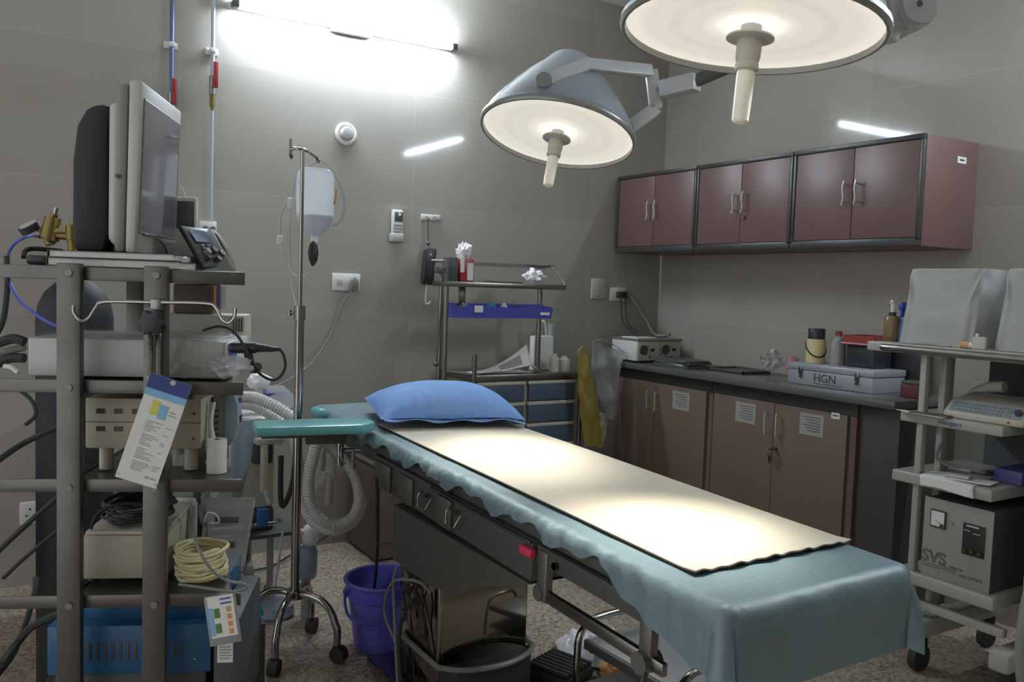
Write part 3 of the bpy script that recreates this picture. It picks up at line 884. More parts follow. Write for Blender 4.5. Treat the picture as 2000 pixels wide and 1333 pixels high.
# drip bag
bc = at(616, 395, D=3.27); bt = at(616, 329, D=3.27).z; bb = at(612, 462, D=3.27).z
B0 = Matrix.Translation(V((bc.x, bc.y, bt)))
bag = thing('drip_bag', 'big translucent irrigation bag hanging from the drip stand', 'drip bag', (bc.x, bc.y, bb))
Hh = bt-bb
prof = [(0, .0), (.05, -.002), (.066, -.012), (.073, -.035), (.074, -.13*Hh/.27), (.073, -.19*Hh/.27), (.062, -.225*Hh/.27), (.036, -.255*Hh/.27), (.016, -Hh), (.014, -Hh-.02), (0, -Hh-.022)]
MB(B0).lathe(prof, sy=.62, n=36).build('bag_shell', 'bag_plastic', bag)
zl = -.185*Hh/.27
MB(B0).lathe([(0, zl), (.0705, zl), (.068, -.20*Hh/.27), (.058, -.225*Hh/.27), (.033, -.253*Hh/.27), (.012, -Hh), (0, -Hh)], sy=.60, n=36).build('liquid', 'liquid', bag)
c = MB(B0); c.cyl((0, 0, -Hh-.018), (0, 0, -Hh-.04), .011); c.cyl((.012, -.01, -Hh-.03), (.012, -.01, -Hh-.10), .005); c.build('outlet_port', 'white_plastic', bag)
c = MB(Matrix.Translation(V((bc.x-.012, bc.y-.02, bb-.065))))
c.lathe([(0, .048), (.014, .035), (.021, .005), (.017, -.025), (.006, -.048), (0, -.05)], sy=.5, n=20); c.build('roller_clamp', 'black_plastic', bag)
T3 = lambda *p: [at(x, y, D=3.31) for x, y in p]
MB().tube(T3((600, 326), (612, 318), (634, 320), (655, 345), (669, 380), (672, 405), (665, 430), (648, 442)), .0048, n=8).build('fill_tube', 'silicone', bag)
MB().tube(T3((606, 322), (585, 335), (574, 352), (568, 385), (552, 410), (546, 440), (548, 470), (556, 510), (572, 535), (590, 541), (605, 530), (612, 505), (612, 490)), .0045, n=8).build('drip_tube', 'silicone', bag)
MB().tube(T3((571, 365), (568, 400), (565, 440), (566, 500), (570, 560), (578, 600)), .0042, n=8).build('drain_tube', 'silicone', bag)
MB(Matrix.Translation(at(547, 470, D=3.27))).bx(-.012, .012, -.008, .008, -.02, .02, .005).build('tube_clamp', 'white_plastic', bag)
MB(Matrix.Translation(at(567, 398, D=3.27))).bx(-.010, .010, -.008, .008, -.022, .022, .005).build('tube_clamp', 'white_plastic', bag)
q = at(655, 385, D=3.26)
MB(Matrix.Translation(q) @ Matrix.Rotation(rad(8), 4, 'Y')).bx(-.004, .004, -.001, .001, -.03, .03, .001).build('scale_strip', 'orange', bag)
# ------------------------------------------------------------------ steel equipment trolley (left foreground)
P0 = at(478, 545, D=1.95)
RK = TR(P0.x, P0.y, 0, -24)
RKi = RK.inverted()
_ra = rad(-24)
def rk(px, py, y):
    """point on the trolley's upright plane at local depth y, in trolley coordinates"""
    n_ = V((-math.sin(_ra), math.cos(_ra), 0)); o_ = RK @ V((0, y, 0))
    r = ray(px, py)
    return RKi @ (V((0, 0, EYE))+r*(n_.dot(o_-V((0, 0, EYE)))/n_.dot(r)))
tr = thing('equipment_trolley', 'tall stainless steel trolley stacked with equipment at far left', 'trolley', RK)
SW, SD = -.57, .46
levels = [1.41, 1.155, .928, .657, .29]
for z in levels:
    s = MB(RK); pl_ = SW if z in (1.41, .29) else -.375
    s.bx(SW, 0, .0, .004, z-.03, z, .002); s.bx(pl_, -.11, SD-.004, SD, z-.03, z, .002)
    s.bx(pl_, pl_+.004, .004, SD-.004, z-.03, z)
    s.poly([(pl_+.002, .002, z-.008), (-.012, .002, z-.008), (-.034, .05, z-.008), (-.11, SD-.002, z-.008), (pl_+.002, SD-.002, z-.008)], (0, 0, .004))
    s.build('shelf', 'rack_steel', tr)
for x in (-.398, -.214):
    for y, zz in ((-.026, 1.417), (SD+.001, 1.40)):
        p = MB(RK).bx(x, x+.051, y, y+.025, .1, zz, .003); p.build('post', 'rack_steel', tr)
        if y < 0:
            for z in levels[:4]:
                MB(RK).cyl((x+.027, y-.004, z-.014), (x+.027, y+.001, z-.014), .008, n=12).build('bolt', 'steel_dull', tr)
for x in (-.5, -.08):
    for y in (.05, .40):
        c = MB(RK); c.cyl((x, y, .09), (x, y, .27), .012); c.cyl((x-.014, y, .045), (x+.014, y, .045), .045, n=20); c.bx(x-.02, x+.02, y-.02, y+.02, .07, .1, .004)
        c.build('castor', 'black_rubber', tr)
# hook bar on the near side
b = MB(RK)
b.tube([(-.352, -.05, 1.325), (-.351, -.05, 1.309), (-.337, -.05, 1.292), (-.321, -.05, 1.297), (-.305, -.05, 1.322), (-.287, -.05, 1.335), (-.18, -.05, 1.337), (-.075, -.05, 1.338), (-.053, -.05, 1.328), (-.040, -.05, 1.303), (-.025, -.05, 1.296), (-.013, -.05, 1.310), (-.011, -.05, 1.330)], .0042, n=8, k=4)
b.build('hook_bar', 'chrome', tr)
b = MB(RK); b.bx(-.192, -.168, -.055, -.026, 1.318, 1.345, .004); b.build('bar_clip', 'steel', tr)
b = MB(RK)
st = []
for k in range(24):
    q = 2*PI*k/24; r_ = .027+.005*math.cos(6*q); st.append((-.188+r_*math.cos(q), -.066, 1.292+r_*math.sin(q)))
b.poly(st, (0, .022, 0), .004); b.cyl((-.188, -.045, 1.292), (-.188, -.02, 1.292), .012)
b.build('star_knob', 'black_plastic', tr)
for x in (-.193, -.176):
    pts = []
    for k in range(200):
        pts.append((x+.0048*math.cos(k*.9), -.045+.0048*math.sin(k*.9), 1.268-.098*k/199))
    MB(RK).tube(pts, .0018, n=5, k=1).build('coil_spring', 'chrome', tr)

# instruction card hanging in front
cz = MB()
def CP(u, v, off=0):          # card plane: u across, v down
    o = V((-.186, -.062, 1.182)); ex = V((.0865, 0, -.028))/1.0; ey = V((-.0745, -.004, -.232))
    return RK @ (o+ex*u+ey*v+V((0, -off, 0)))
cd = thing('instruction_card', 'white plastic instruction card with blue header hanging on the trolley', 'card', CP(.5, 1))
def quad(name, m, par, u0, u1, v0, v1, off, th=.0006):
    b = MB(); pts = [CP(u0, v0, off), CP(u1, v0, off), CP(u1, v1, off), CP(u0, v1, off)]
    b.poly(pts, RK.to_3x3() @ V((0, -th, 0))); return b.build(name, m, par)
quad('card_sheet', 'paper', cd, 0, 1, 0, 1, 0, .0015)
quad('blue_header', 'paper_blue', cd, 0, 1, 0, .135, .0018)
quad('sky_band', 'paper_sky', cd, 0, 1, .135, .20, .0018)
quad('yellow_block', 'paper_yellow', cd, .26, .44, .23, .36, .0018)
quad('sky_block', 'paper_sky', cd, .46, .66, .25, .38, .0018)
b = MB()
random.seed(2)
def line(u0, u1, v, h=.008): 
    pts = [CP(u0, v, .0018), CP(u1, v, .0018), CP(u1, v+h, .0018), CP(u0, v+h, .0018)]
    b.poly(pts, RK.to_3x3() @ V((0, -.0004, 0)))
line(.7, .86, .29); line(.7, .9, .32)
for k in range(26):
    v = .42+k*.0185
    if k % 7 == 6: continue
    line(.26, .40+.3*random.random(), v, .006)
    if random.random() < .5: line(.75, .82+.1*random.random(), v, .006)
line(.66, .74, .915, .02); line(.77, .94, .92, .010)
b.build('printed_lines', 'ink_grey', cd)
b = MB(); 
for u, v in ((.05, .965), (.95, .965)): b.cyl(CP(u, v, .001), CP(u, v, .003), .002, n=10)
b.cyl(CP(.56, .03, .0018), CP(.56, .03, .0026), .006, n=14); b.build('punch_holes', 'cream_plastic', cd)

def dev(name, label, cat, x, y, z, group=None):
    return thing(name, label, cat, RK @ TR(x, y, z), group)
# --- top shelf
ZS = 1.411
for k, (x0, x1, y0, y1, z0, z1) in enumerate(((-.437, -.148, .02, .42, ZS, ZS+.018), (-.436, -.162, .025, .41, ZS+.019, ZS+.035))):
    t = thing('book', ('lower','upper')[k]+' of the two flat books under the big monitor', 'book', RK @ TR((x0+x1)/2, .2, z0), 'books under the monitor')
    MB(RK).bx(x0+.004, x1-.003, y0+.004, y1-.004, z0+.0015, z1-.0015).build('pages', 'paper', t)
    c = MB(RK); c.bx(x0, x1, y0, y1, z0, z0+.0015); c.bx(x0, x1, y0, y1, z1-.0015, z1); c.bx(x0, x0+.002, y0, y1, z0, z1)
    c.build('cover', ('brown_board', 'dark_wood')[k], t)
ZM = ZS+.0355
mo = dev('monitor', 'large old beige monitor with black back standing on books', 'monitor', -.28, .22, ZM)
MM = RK @ Matrix.Translation(V((-.262, .06, ZM)))
b = MB(MM); b.poly([(-.018, 0, 0), (.004, 0, .0), (.018, 0, .395), (-.01, 0, .395)], (0, .36, 0), .006); b.build('front_bezel', 'old_plastic', mo)
b = MB(MM); b.poly([(-.022, .006, .0), (-.045, .006, .0), (-.04, .006, .385), (-.013, .006, .39)], (0, .348, 0), .008); b.build('case', 'old_grey', mo)
b = MB(MM); b.poly([(-.04, .03, .004), (-.068, .03, .03), (-.066, .03, .345), (-.036, .03, .352)], (0, .30, 0), .012); b.build('rear_case', 'old_plastic', mo)
# screen on the face, leaning with it
def mf(u, v, off=0):
    return MM @ V((.0052+.014*v+off, .36*u, .395*v))
b = MB(); pts = [mf(.06, .125), mf(.94, .125), mf(.94, .90), mf(.06, .90)]
e = (MM.to_3x3() @ V((.0018, 0, 0)))
b.poly(pts, e); b.build('screen', 'screen_dark', mo)
b = MB()
for a_, c_ in (((.06, .125), (.06, .90)), ((.94, .125), (.94, .90))): b.cyl(mf(*a_), mf(*c_), .003, n=6)
for a_, c_ in (((.06, .125), (.94, .125)), ((.06, .90), (.94, .90))): b.cyl(mf(*a_), mf(*c_), .003, n=6)
b.build('screen_edge', 'grey_plastic', mo)
b = MB(); b.tube([mf(.15, .115, .002), mf(.35, .115, .006), mf(.6, .07, .006), mf(.7, .012, .006)], .0025, n=6); b.build('screen_lead', 'cable_grey', mo)
b = MB(MM); b.cyl((-.035, .005, .175), (-.035, -.001, .175), .005, n=12); b.build('side_screw', 'charcoal', mo)
text_part('DIAGONAL', 'printed_word', 'ink_grey', mo, face_mat(mf(.25, .945, .0015), MM.to_3x3() @ V((0, 1, 0)), MM.to_3x3() @ V((.035, 0, 1))), .014) if False else None
# black curved back
b = MB(MM)
pr_ = [(-.066, .045), (-.075, .0), (-.142, .0), (-.146, .07), (-.145, .21), (-.136, .29), (-.115, .33), (-.090, .342), (-.070, .342), (-.058, .332), (-.066, .30)]
b.poly([(x, .03, z) for x, z in pr_], (0, .26, 0), .012); b.build('rear_stand', 'black_soft', mo)
b = MB(MM); b.poly([(-.05, .08, 0), (-.13, .08, 0), (-.13, .08, .012), (-.05, .08, .03)], (0, .2, 0), .004); b.build('foot', 'charcoal', mo)
# cables at left of the books
tag(MB(RK).tube([rk(122, 491, .12), rk(95, 488, .1), rk(66, 486, .08), rk(50, 490, .06), rk(46, 503, .04)], .0055, n=8).build('cable', 'black_rubber'), 'black cable curling off the left of the books on the top shelf', 'cable')
tag(MB(RK).bx(-.485, -.44, .03, .14, ZS, ZS+.022, .008).build('adapter', 'black_plastic'), 'small black adapter left of the two books', 'adapter')
# small grey monitor at the back and black control unit
t = dev('small_monitor', 'small white monitor with grey screen behind the black control unit', 'monitor', -.22, .41, ZS)
q = [rk(342, 378, .43), rk(384, 394, .43), rk(384, 470, .43), rk(342, 470, .43)]
b = MB(RK); b.bx(q[0].x-.02, q[1].x, .43, .456, ZS, q[1].z+.012, .006); b.build('case', 'white_plastic', t)
b = MB(RK); b.bx(q[0].x-.015, q[1].x-.006, .427, .432, q[1].z-.075, q[1].z+.0, .001); b.build('screen', 'screen_grey', t)
b = MB(RK); b.tube([(q[0].x-.01, .443, q[1].z+.008), (q[0].x-.002, .443, q[1].z+.04), (q[0].x+.012, .443, q[1].z+.036), (q[0].x+.022, .443, q[1].z+.010)], .005); b.build('handle', 'white_plastic', t)
cu = dev('control_unit', 'black sloped control unit with a small screen beside the big monitor', 'control unit', -.13, .25, ZS)
f0, f1, f2, f3 = rk(352, 440, .22), rk(412, 447, .33), rk(448, 520, .31), rk(400, 522, .18)
def fp(u, v, off=0):
    a_ = f0+(f1-f0)*u; c_ = f3+(f2-f3)*u; p = a_+(c_-a_)*v
    nn = (f1-f0).cross(f3-f0).normalized()
    if nn.y > 0: nn = -nn
    return RK @ (p+nn*off)
nn = RK.to_3x3() @ ((f1-f0).cross(f3-f0).normalized()*(1 if (f1-f0).cross(f3-f0).y < 0 else -1))
b = MB(); b.poly([fp(0, 0), fp(1, 0), fp(1, 1), fp(0, 1)], -nn*.012, .004); b.build('front_panel', 'black_plastic', cu)
b = MB(RK)
zz = ZS
b.poly([(f3.x-.004, f3.y+.012, zz), (f0.x-.002, f0.y+.012, f0.z), (f0.x-.002, f0.y+.05, f0.z-.01), (f3.x-.004, f3.y+.06, zz)], (.055, .10, 0), .004)
b.build('case', 'olive_black', cu)
b = MB(RK); sp = [rk(412, 446, .335), rk(425, 460, .335), rk(440, 485, .335), rk(454, 523, .335), rk(440, 523, .335), rk(428, 490, .335)]
b.poly(sp, (-.006, .09, 0), .003); b.build('side_cheek', 'brown_board', cu)
b = MB(); b.poly([fp(.18, .10, .001), fp(.72, .10, .001), fp(.70, .40, .001), fp(.20, .40, .001)], nn*.0015); b.build('screen', 'screen_blue', cu)
for k, (u, v, r_) in enumerate(((.35, .66, .010), (.62, .62, .012), (.85, .70, .012), (.6, .85, .009), (.25, .82, .006))):
    MB().cyl(fp(u, v, 0), fp(u, v, .012), r_, r_*.8, n=18).build('knob', ('grey_plastic', 'charcoal', 'chrome', 'chrome', 'charcoal')[k], cu)
b = MB()
for i in range(3):
    for j in range(2): b.poly([fp(.3+.2*i, .46+.07*j, .001), fp(.42+.2*i, .46+.07*j, .001), fp(.42+.2*i, .505+.07*j, .001), fp(.3+.2*i, .505+.07*j, .001)], nn*.002)
b.build('keypad', 'charcoal', cu)
tag(MB(RK).blob(rk(356, 512, .12), .012, .03, .014, seed=5, amp=.4).build('tissue_wad', 'tissue'), 'small white wad of tissue beside the books on the top shelf', 'tissue')

# --- between top and second shelf
Z2 = 1.156
bx1 = dev('camera_processor', 'long grey box wrapped in clear plastic on the second shelf', 'device', -.27, .2, Z2)
MB(RK).bx(-.49, -.055, .055, .33, Z2, 1.245, .006).build('case', 'light_grey', bx1)
MB(RK).bx(-.055, -.046, .06, .325, Z2+.004, 1.243, .005).build('front_panel', 'white_plastic', bx1)
MB(RK).bx(-.0465, -.044, .075, .16, 1.19, 1.235, .001).build('blue_label', 'ink_blue', bx1)
def crinkle(c, sx, sy, sz, seed, m='clear_plastic', sub=3):
    return MB(RK).blob(c, sx, sy, sz, seed=seed, amp=.55, freq=2.6, sub=sub, sharp=1)
pw_ = MB(RK)
def wrap(u, v):
    x = -.23+.185*u; z = 1.25-.092*v
    k = .3+.7*u
    return (x, .049-.030*abs(noise.noise(V((u*9, v*5, 1))))*k, z+.006*noise.noise(V((u*14, v*2, 7)))*k)
pw_.grid(wrap, 40, 16)
pw_.grid(lambda u, v: (-.49+.45*u, .045+.28*v, 1.2495+.012*abs(noise.noise(V((u*11, v*7, 3))))*(.3+u)), 40, 20)
pw_.build('plastic_wrap', 'clear_plastic', bx1, ang=15)
tag(crinkle((-.030, .020, 1.192), .05, .02, .022, 11).build('plastic_bag', 'clear_sheet', ang=20), 'crumpled clear plastic on the second shelf end beside the wrapped box', 'plastic bag')
bx2 = dev('light_source', 'cream vented box behind the wrapped grey box on the second shelf', 'device', -.13, .43, Z2)
p_, q_ = rk(325, 612, .345), rk(478, 612, .345)
MB(RK).bx(p_.x, q_.x, .345, .452, Z2+.002, q_.z-.006, .006).build('case', 'cream_plastic', bx2)
b = MB(RK)
for k in range(4): b.bx(q_.x-.030+k*.007, q_.x-.027+k*.007, .3435, .346, q_.z-.05, q_.z-.015)
b.build('vent_slots', 'black_plastic', bx2)
t = dev('recorder', 'dark brown box standing under the top shelf on the cream vented box', 'device', -.15, .44, q_.z)
p_, r2_ = rk(338, 552, .36), rk(414, 552, .36)
MB(RK).bx(p_.x, r2_.x, .36, .45, q_.z-.0055, 1.375, .005).build('case', 'brown_board', t)
MB(RK).bx(r2_.x-.003, r2_.x+.006, .37, .445, q_.z, 1.37, .002).build('front_panel', 'charcoal', t)
# papers clipped right of it
for k, (a_, m_) in enumerate((((416, 558, 421, 612), 'orange'), ((421, 556, 428, 606), 'violet'), ((426, 560, 440, 604), 'paper'))):
    a0_, a1_ = rk(a_[0]+3, a_[1], .365), rk(a_[2]+3, a_[3], .365)
    tag(MB(RK).bx(a0_.x, a1_.x, .352+.004*k, .355+.004*k, max(a1_.z, q_.z-.003), a0_.z).build('leaflet', m_), ('orange', 'violet', 'white')[k]+' leaflet standing beside the dark brown box under the top shelf', 'leaflet', 'leaflets under the top shelf')
# camera head with cable loop
ch = dev('endoscope_camera', 'black endoscope camera with cable loop at the end of the second shelf', 'camera', 0, .05, 1.2)
D_ = .06
b = MB(RK); b.cyl(rk(452, 680, D_), rk(500, 680, D_), .013); b.tube([rk(500, 679, D_), rk(515, 680, D_), rk(530, 682, D_), rk(546, 682, D_)], .009, rr=lambda i: .012-.0004*i); b.build('body', 'black_plastic', ch)
b = MB(RK); b.tube([rk(484, 686, D_), rk(488, 705, D_), rk(496, 722, D_), rk(505, 715, D_-.01)], .010, n=10); b.build('coupler', 'black_plastic', ch)
b = MB(RK); b.cyl(rk(449, 680, D_), rk(453, 680, D_), .0115); b.build('blue_ring', 'blue_cap', ch)
b = MB(RK); b.tube([rk(545, 682, D_), rk(554, 694, D_), rk(557, 718, D_), rk(545, 738, D_), rk(528, 742, D_), rk(505, 728, D_), rk(488, 700, D_-.02), rk(470, 665, D_-.02), rk(452, 645, D_), rk(430, 638, .1), rk(408, 642, .14), rk(398, 646, .2)], .0034, n=8); b.build('cable', 'black_rubber', ch)

# --- between second and third shelf
Z3 = .929
b2 = dev('printer_unit', 'beige box with small vent grilles on the third shelf', 'device', -.24, .2, Z3)
MB(RK).bx(-.37, -.108, .07, .38, .985, 1.105, .004).build('case', 'beige', b2)
b = MB(RK)
for gx in (-.345, -.305, -.265, -.225):
    for gz in (1.068, 1.026):
        for k in range(6): b.bx(gx+k*.0034, gx+.0018+k*.0034, .0688, .0706, gz, gz+.012)
b.build('vent_slots', 'olive_sash', b2)
MB(RK).bx(-.37, -.108, .0692, .0704, 1.0475, 1.049).build('panel_seam', 'olive_sash', b2)
b = MB(RK)
for gz in (1.0, 1.06): b.cyl((-.125, .071, gz+.01), (-.125, .067, gz+.01), .003, n=8)
b.build('screw', 'charcoal', b2)
for x in (-.335, -.14):
    for y in (.11, .34): MB(RK).cyl((x, y, Z3), (x, y, .986), .016, n=18).build('foot', 'cream_plastic', b2)
for k, (px, z1) in enumerate(((348, 985), (368, 985))):
    c_ = rk(px, 900, .15+.04*k)
    tag(MB(RK).lathe([(0, 0), (.013, 0), (.0135, .004), (.0135, .042), (.012, .046), (0, .046)], TR(c_.x, c_.y, Z3), n=20).build('paper_spool', 'cream_plastic'), ('left', 'right')[k]+' of two short cream spools behind the hanging card', 'spool', 'cream spools on the third shelf')
t = dev('insufflator', 'grey box with rounded blue-grey front at the end of the third shelf', 'device', -.08, .3, Z3)
MB(RK).bx(-.103, -.072, .17, .26, .975, 1.10, .005).build('case', 'grey_plastic', t)
b = MB(RK); pts = [(-.075, .165, .96), (-.052, .165, .985), (-.040, .165, 1.03), (-.042, .165, 1.08), (-.052, .165, 1.105), (-.075, .165, 1.105)]
b.poly(pts, (0, .06, 0), .004); b.build('front_panel', 'blue_grey', t)
b = MB(RK)
for k in range(5): b.bx(-.098, -.088, .1688, .1706, 1.0+k*.015, 1.005+k*.015)
b.build('vent_slots', 'charcoal', t)
b = MB(RK); b.bx(-.044, -.0385, .185, .215, 1.03, 1.05, .001); b.build('display', 'black_plastic', t)
b = MB(RK); b.cyl((-.046, .20, 1.085), (-.0405, .20, 1.085), .007); b.cyl((-.046, .215, 1.085), (-.0405, .215, 1.085), .007); b.build('buttons', 'violet', t)
for x in (-.089,):
    for y in (.19, .24): MB(RK).cyl((x, y, Z3), (x, y, .976), .012, n=14).build('foot', 'black_rubber', t)
c_ = rk(423, 925, .09)
t = dev('paper_roll', 'white paper roll standing at the end of the third shelf', 'paper roll', c_.x, .09, Z3-.004)
MB(RK @ TR(c_.x, .09, Z3-.004)).lathe([(.007, 0), (.0235, 0), (.0235, .081), (.007, .081)], n=28).build('paper', 'paper', t)
MB(RK @ TR(c_.x, .09, Z3-.004)).lathe([(.0055, 0), (.0072, 0), (.0072, .0815), (.0055, .0815), (.0055, 0)], n=18).build('core', 'brown_board', t)
q0 = V((-.093, .14, 1.06))
t = dev('cable_bundle', 'white plugs and leads between the beige box and the grey box', 'cable', q0.x, .14, Z3)
b = MB(RK); b.tube([(q0.x, .13, 1.09), (q0.x-.004, .12, 1.04), (q0.x+.006, .11, .99), (q0.x+.002, .12, Z3+.006), (q0.x-.02, .16, Z3+.005)], .006); b.build('lead', 'white_plastic', t)
b = MB(RK); b.bx(q0.x-.012, q0.x+.014, .105, .125, .955, .972, .004); b.build('plug', 'black_plastic', t)

# --- fourth shelf
Z4 = .658
b4 = dev('generator', 'plain beige box on the fourth shelf with black cable on top', 'device', -.28, .22, Z4)
MB(RK).bx(-.378, -.187, .07, .40, Z4+.012, .775, .005).build('case', 'beige', b4)
MB(RK).bx(-.372, -.19, .075, .395, .775, .785, .004).build('lid', 'cream_plastic', b4)
b = MB(RK)
for x in (-.36, -.205):
    for y in (.1, .37): b.cyl((x, y, Z4), (x, y, Z4+.013), .012, n=12)
b.build('foot', 'black_rubber', b4)
def coil(name, label, c, rx, ry, n, r, m, seed, h, T=RK, jit=.012):
    random.seed(seed); pts = []
    for k in range(n*14):
        q = 2*PI*k/14; f_ = k/(n*14)
        pts.append(V((c[0]+(rx+jit*random.uniform(-1, 1)*1.0)*math.cos(q), c[1]+(ry+jit*random.uniform(-1, 1))*math.sin(q), c[2]+r+h*f_+.006*random.random())))
    return tag(MB(T).tube(pts, r, n=7, k=3).build(name, m), label, 'cable')
coil('black_cable', 'tangled black cable coiled on the plain beige box', (-.28, .19, .786), .075, .10, 6, .0042, 'black_rubber', 3, .045)
tag(MB(RK).tube([(-.36, .08, .79), (-.34, .07, .83), (-.29, .07, .852), (-.23, .075, .845), (-.195, .08, .80), (-.21, .12, .79)], .004, n=7).build('black_cable', 'black_rubber'), 'black cable arching over the coil on the beige box', 'cable')
coil('cream_cable', 'coil of cream cable on the end of the fourth shelf', (-.112, .105, Z4+.001), .056, .072, 9, .0048, 'cable_cream', 6, .075, jit=.006)
tag(MB(RK).tube([(-.17, .21, .70), (-.165, .2, .80), (-.135, .10, .805), (-.10, -.002, .775), (-.065, -.014, .72), (-.03, -.006, .69), (.005, .0, .680), (.01, .0, .668), (-.02, -.005, .663), (-.08, -.004, .672), (-.14, -.004, .682)], .0035, n=7).build('grey_cable', 'cable_grey'), 'thin grey cable looping out past the end of the fourth shelf', 'cable')
t = dev('plastic_tray', 'clear plastic tray standing on edge at the end of the fourth shelf', 'tray', -.06, .24, Z4)
A_, B_, C_, D4 = rk(402, 975, .30), rk(497, 975, .30), rk(470, 1120, .20), rk(412, 1120, .20)
b = MB(RK); b.poly([(A_.x, .30, A_.z), (B_.x, .30, B_.z), (C_.x+.01, .18, Z4+.003), (D4.x, .18, Z4+.003)], (.0, .003, .002)); b.build('panel', 'clear_sheet', t)
b = MB(RK); b.tube([(B_.x, .299, B_.z), (C_.x+.01, .179, Z4+.005)], .004, k=1); b.tube([(A_.x, .299, A_.z), (B_.x, .299, B_.z)], .004, k=1); b.build('edge', 'clear_plastic', t)
for u in (.3, .66):
    p = V((A_.x*.5+B_.x*.5, .30-.12*u-.004, A_.z+(Z4-A_.z)*u)); MB(RK).bx(p.x-.03, p.x+.03, p.y-.004, p.y, p.z-.012, p.z+.008, .003).build('ridge', 'dark_frame', t)
tag(crinkle((-.145, .33, .765), .022, .03, .06, 21).build('plastic_bag', 'clear_sheet', ang=20), 'thin clear plastic bag leaning behind the cream cable coil', 'plastic bag')
tag(MB(RK).tube([(-.105, .10, .80), (-.095, .09, .825), (-.075, .09, .82), (-.07, .095, .80), (-.092, .1, .797)], .0016, n=5).build('wire_loop', 'white_plastic'), 'thin white wire loop in front of the clear tray', 'wire')

# --- bottom: blue suction unit and dark unit with guide card
Z5 = .291
t = dev('power_unit', 'bright blue vented box on the bottom shelf of the steel trolley', 'device', -.26, .2, Z5)
MB(RK).bx(-.452, -.078, .06, .40, .44, .56, .005).build('case', 'device_blue', t)
MB(RK).bx(-.38, -.07, .10, .42, .555, .62, .004).build('upper_case', 'device_blue', t)
b = MB(RK)
for k in range(13): b.bx(-.36+k*.0175, -.353+k*.0175, .0588, .0606, .475, .52, .0005)
b.build('vent_slots', 'charcoal', t)
MB(RK).bx(-.44, -.09, .07, .39, Z5, .441, .01).build('base', 'charcoal', t)
b = MB(RK); b.cyl((-.115, .062, .475), (-.115, .057, .475), .003, n=8); b.build('screw', 'chrome', t)
t = dev('monitor_unit', 'dark grey unit with a green and white guide card, right of the blue box', 'device', -.02, .1, Z5)
MB(RK).bx(-.068, -.012, .035, .38, Z5, .57, .008).build('case', 'charcoal', t)
q = MB(RK).bx(-.058, -.022, .0335, .0355, .475, .525).build('white_label', 'paper', t)
b = MB(RK)
for k in range(5): b.bx(-.053, -.028+.003*(k % 2), .0328, .0338, .484+k*.007, .487+k*.007)
b.build('printed_lines', 'ink_grey', q)
gc = dev('guide_card', 'folded guide card with green pictures hanging off the fourth shelf corner', 'card', -.03, -.006, .54)
GM = RK @ Matrix.Translation(V((-.0375, -.012, .60))) @ Matrix.Rotation(rad(-10), 4, 'Y') @ Matrix.Rotation(rad(-8), 4, 'X')
MB(GM).bx(-.036, .036, -.002, .002, -.058, .058, .003).build('holder', 'grey_plastic', gc)
MB(GM).bx(-.029, .030, -.0034, -.0018, -.040, .055).build('card_sheet', 'paper', gc)
b = MB(GM); b.bx(-.029, -.019, -.0042, -.003, -.035, .03); b.build('sky_strip', 'paper_sky', gc)
mat('green_pic', '5a7a3f', .6)
for z in (.005, -.03): MB(GM).bx(-.017, -.004, -.0042, -.003, z, z+.022).build('green_picture', 'green_pic', gc)
b = MB(GM)
for z in (-.035, -.018, -.001, .016): b.bx(.012, .022, -.0042, -.003, z, z+.012)
b.build('orange_block', 'orange', gc)
b = MB(GM)
for z in (.035, .045): b.bx(.0, .025, -.0042, -.003, z, z+.004)
b.build('printed_lines', 'ink_blue', gc)

# ------------------------------------------------------------------ gas cylinder behind the trolley
gx, gy = [at(147, 640, D=2.78)[i] for i in (0, 1)]
zt_ = at(147, 545, D=2.75).z
gs = thing('gas_cylinder', 'black gas cylinder with brass regulator behind the steel trolley', 'gas cylinder', (gx, gy, 0))
prof = [(0, 0), (.108, 0), (.115, .012), (.115, zt_-.13), (.108, zt_-.085), (.09, zt_-.045), (.06, zt_-.015), (.032, zt_), (.028, zt_+.03), (0, zt_+.03)]
MB(TR(gx, gy)).lathe(prof, n=32).build('body', 'black_soft', gs)
D_ = 2.75
G = lambda x, y: at(x, y, D=D_)
b = MB(); b.cyl((gx, gy, zt_+.02), G(140, 455), .016); b.cyl(G(133, 462), G(92, 458), .013); b.cyl(G(140, 470), G(140, 440), .018); b.build('valve', 'brass', gs)
b = MB(); b.cyl(G(95, 470), G(104, 425), .031, .024); b.cyl(G(104, 425), G(107, 418), .012); b.cyl(G(88, 458), G(122, 450), .018); b.cyl(G(99, 478), G(96, 470), .016)
b.build('regulator', 'brass', gs)
b = MB(); b.cyl(G(107, 420), G(110, 406), .007); b.build('adjusting_screw', 'chrome', gs)
ga = G(58, 443); ax = (RGT*-.30-DWN*.80-fwd*.5).normalized()
b = MB(); b.cyl(ga-ax*.014, ga+ax*.008, .034, n=24); b.build('gauge', 'black_plastic', gs)
b = MB(); b.cyl(ga+ax*.0075, ga+ax*.010, .029, n=24); b.build('dial_face', 'light_grey', gs)
b = MB(); b.cyl(G(72, 447), G(85, 452), .008); b.build('gauge_neck', 'brass', gs)
H = lambda x, y, d=2.6: at(x, y, D=d)
tag(MB().tube([G(72, 462), H(55, 462), H(30, 475), H(17, 495), H(15, 520, 2.5), H(20, 555, 2.5), H(40, 590, 2.45), H(75, 618, 2.42), H(105, 635, 2.4), H(125, 642, 2.4)], .0045, n=8).build('gas_hose', 'hose_blue'), 'blue gas hose running from the brass regulator behind the trolley', 'hose')
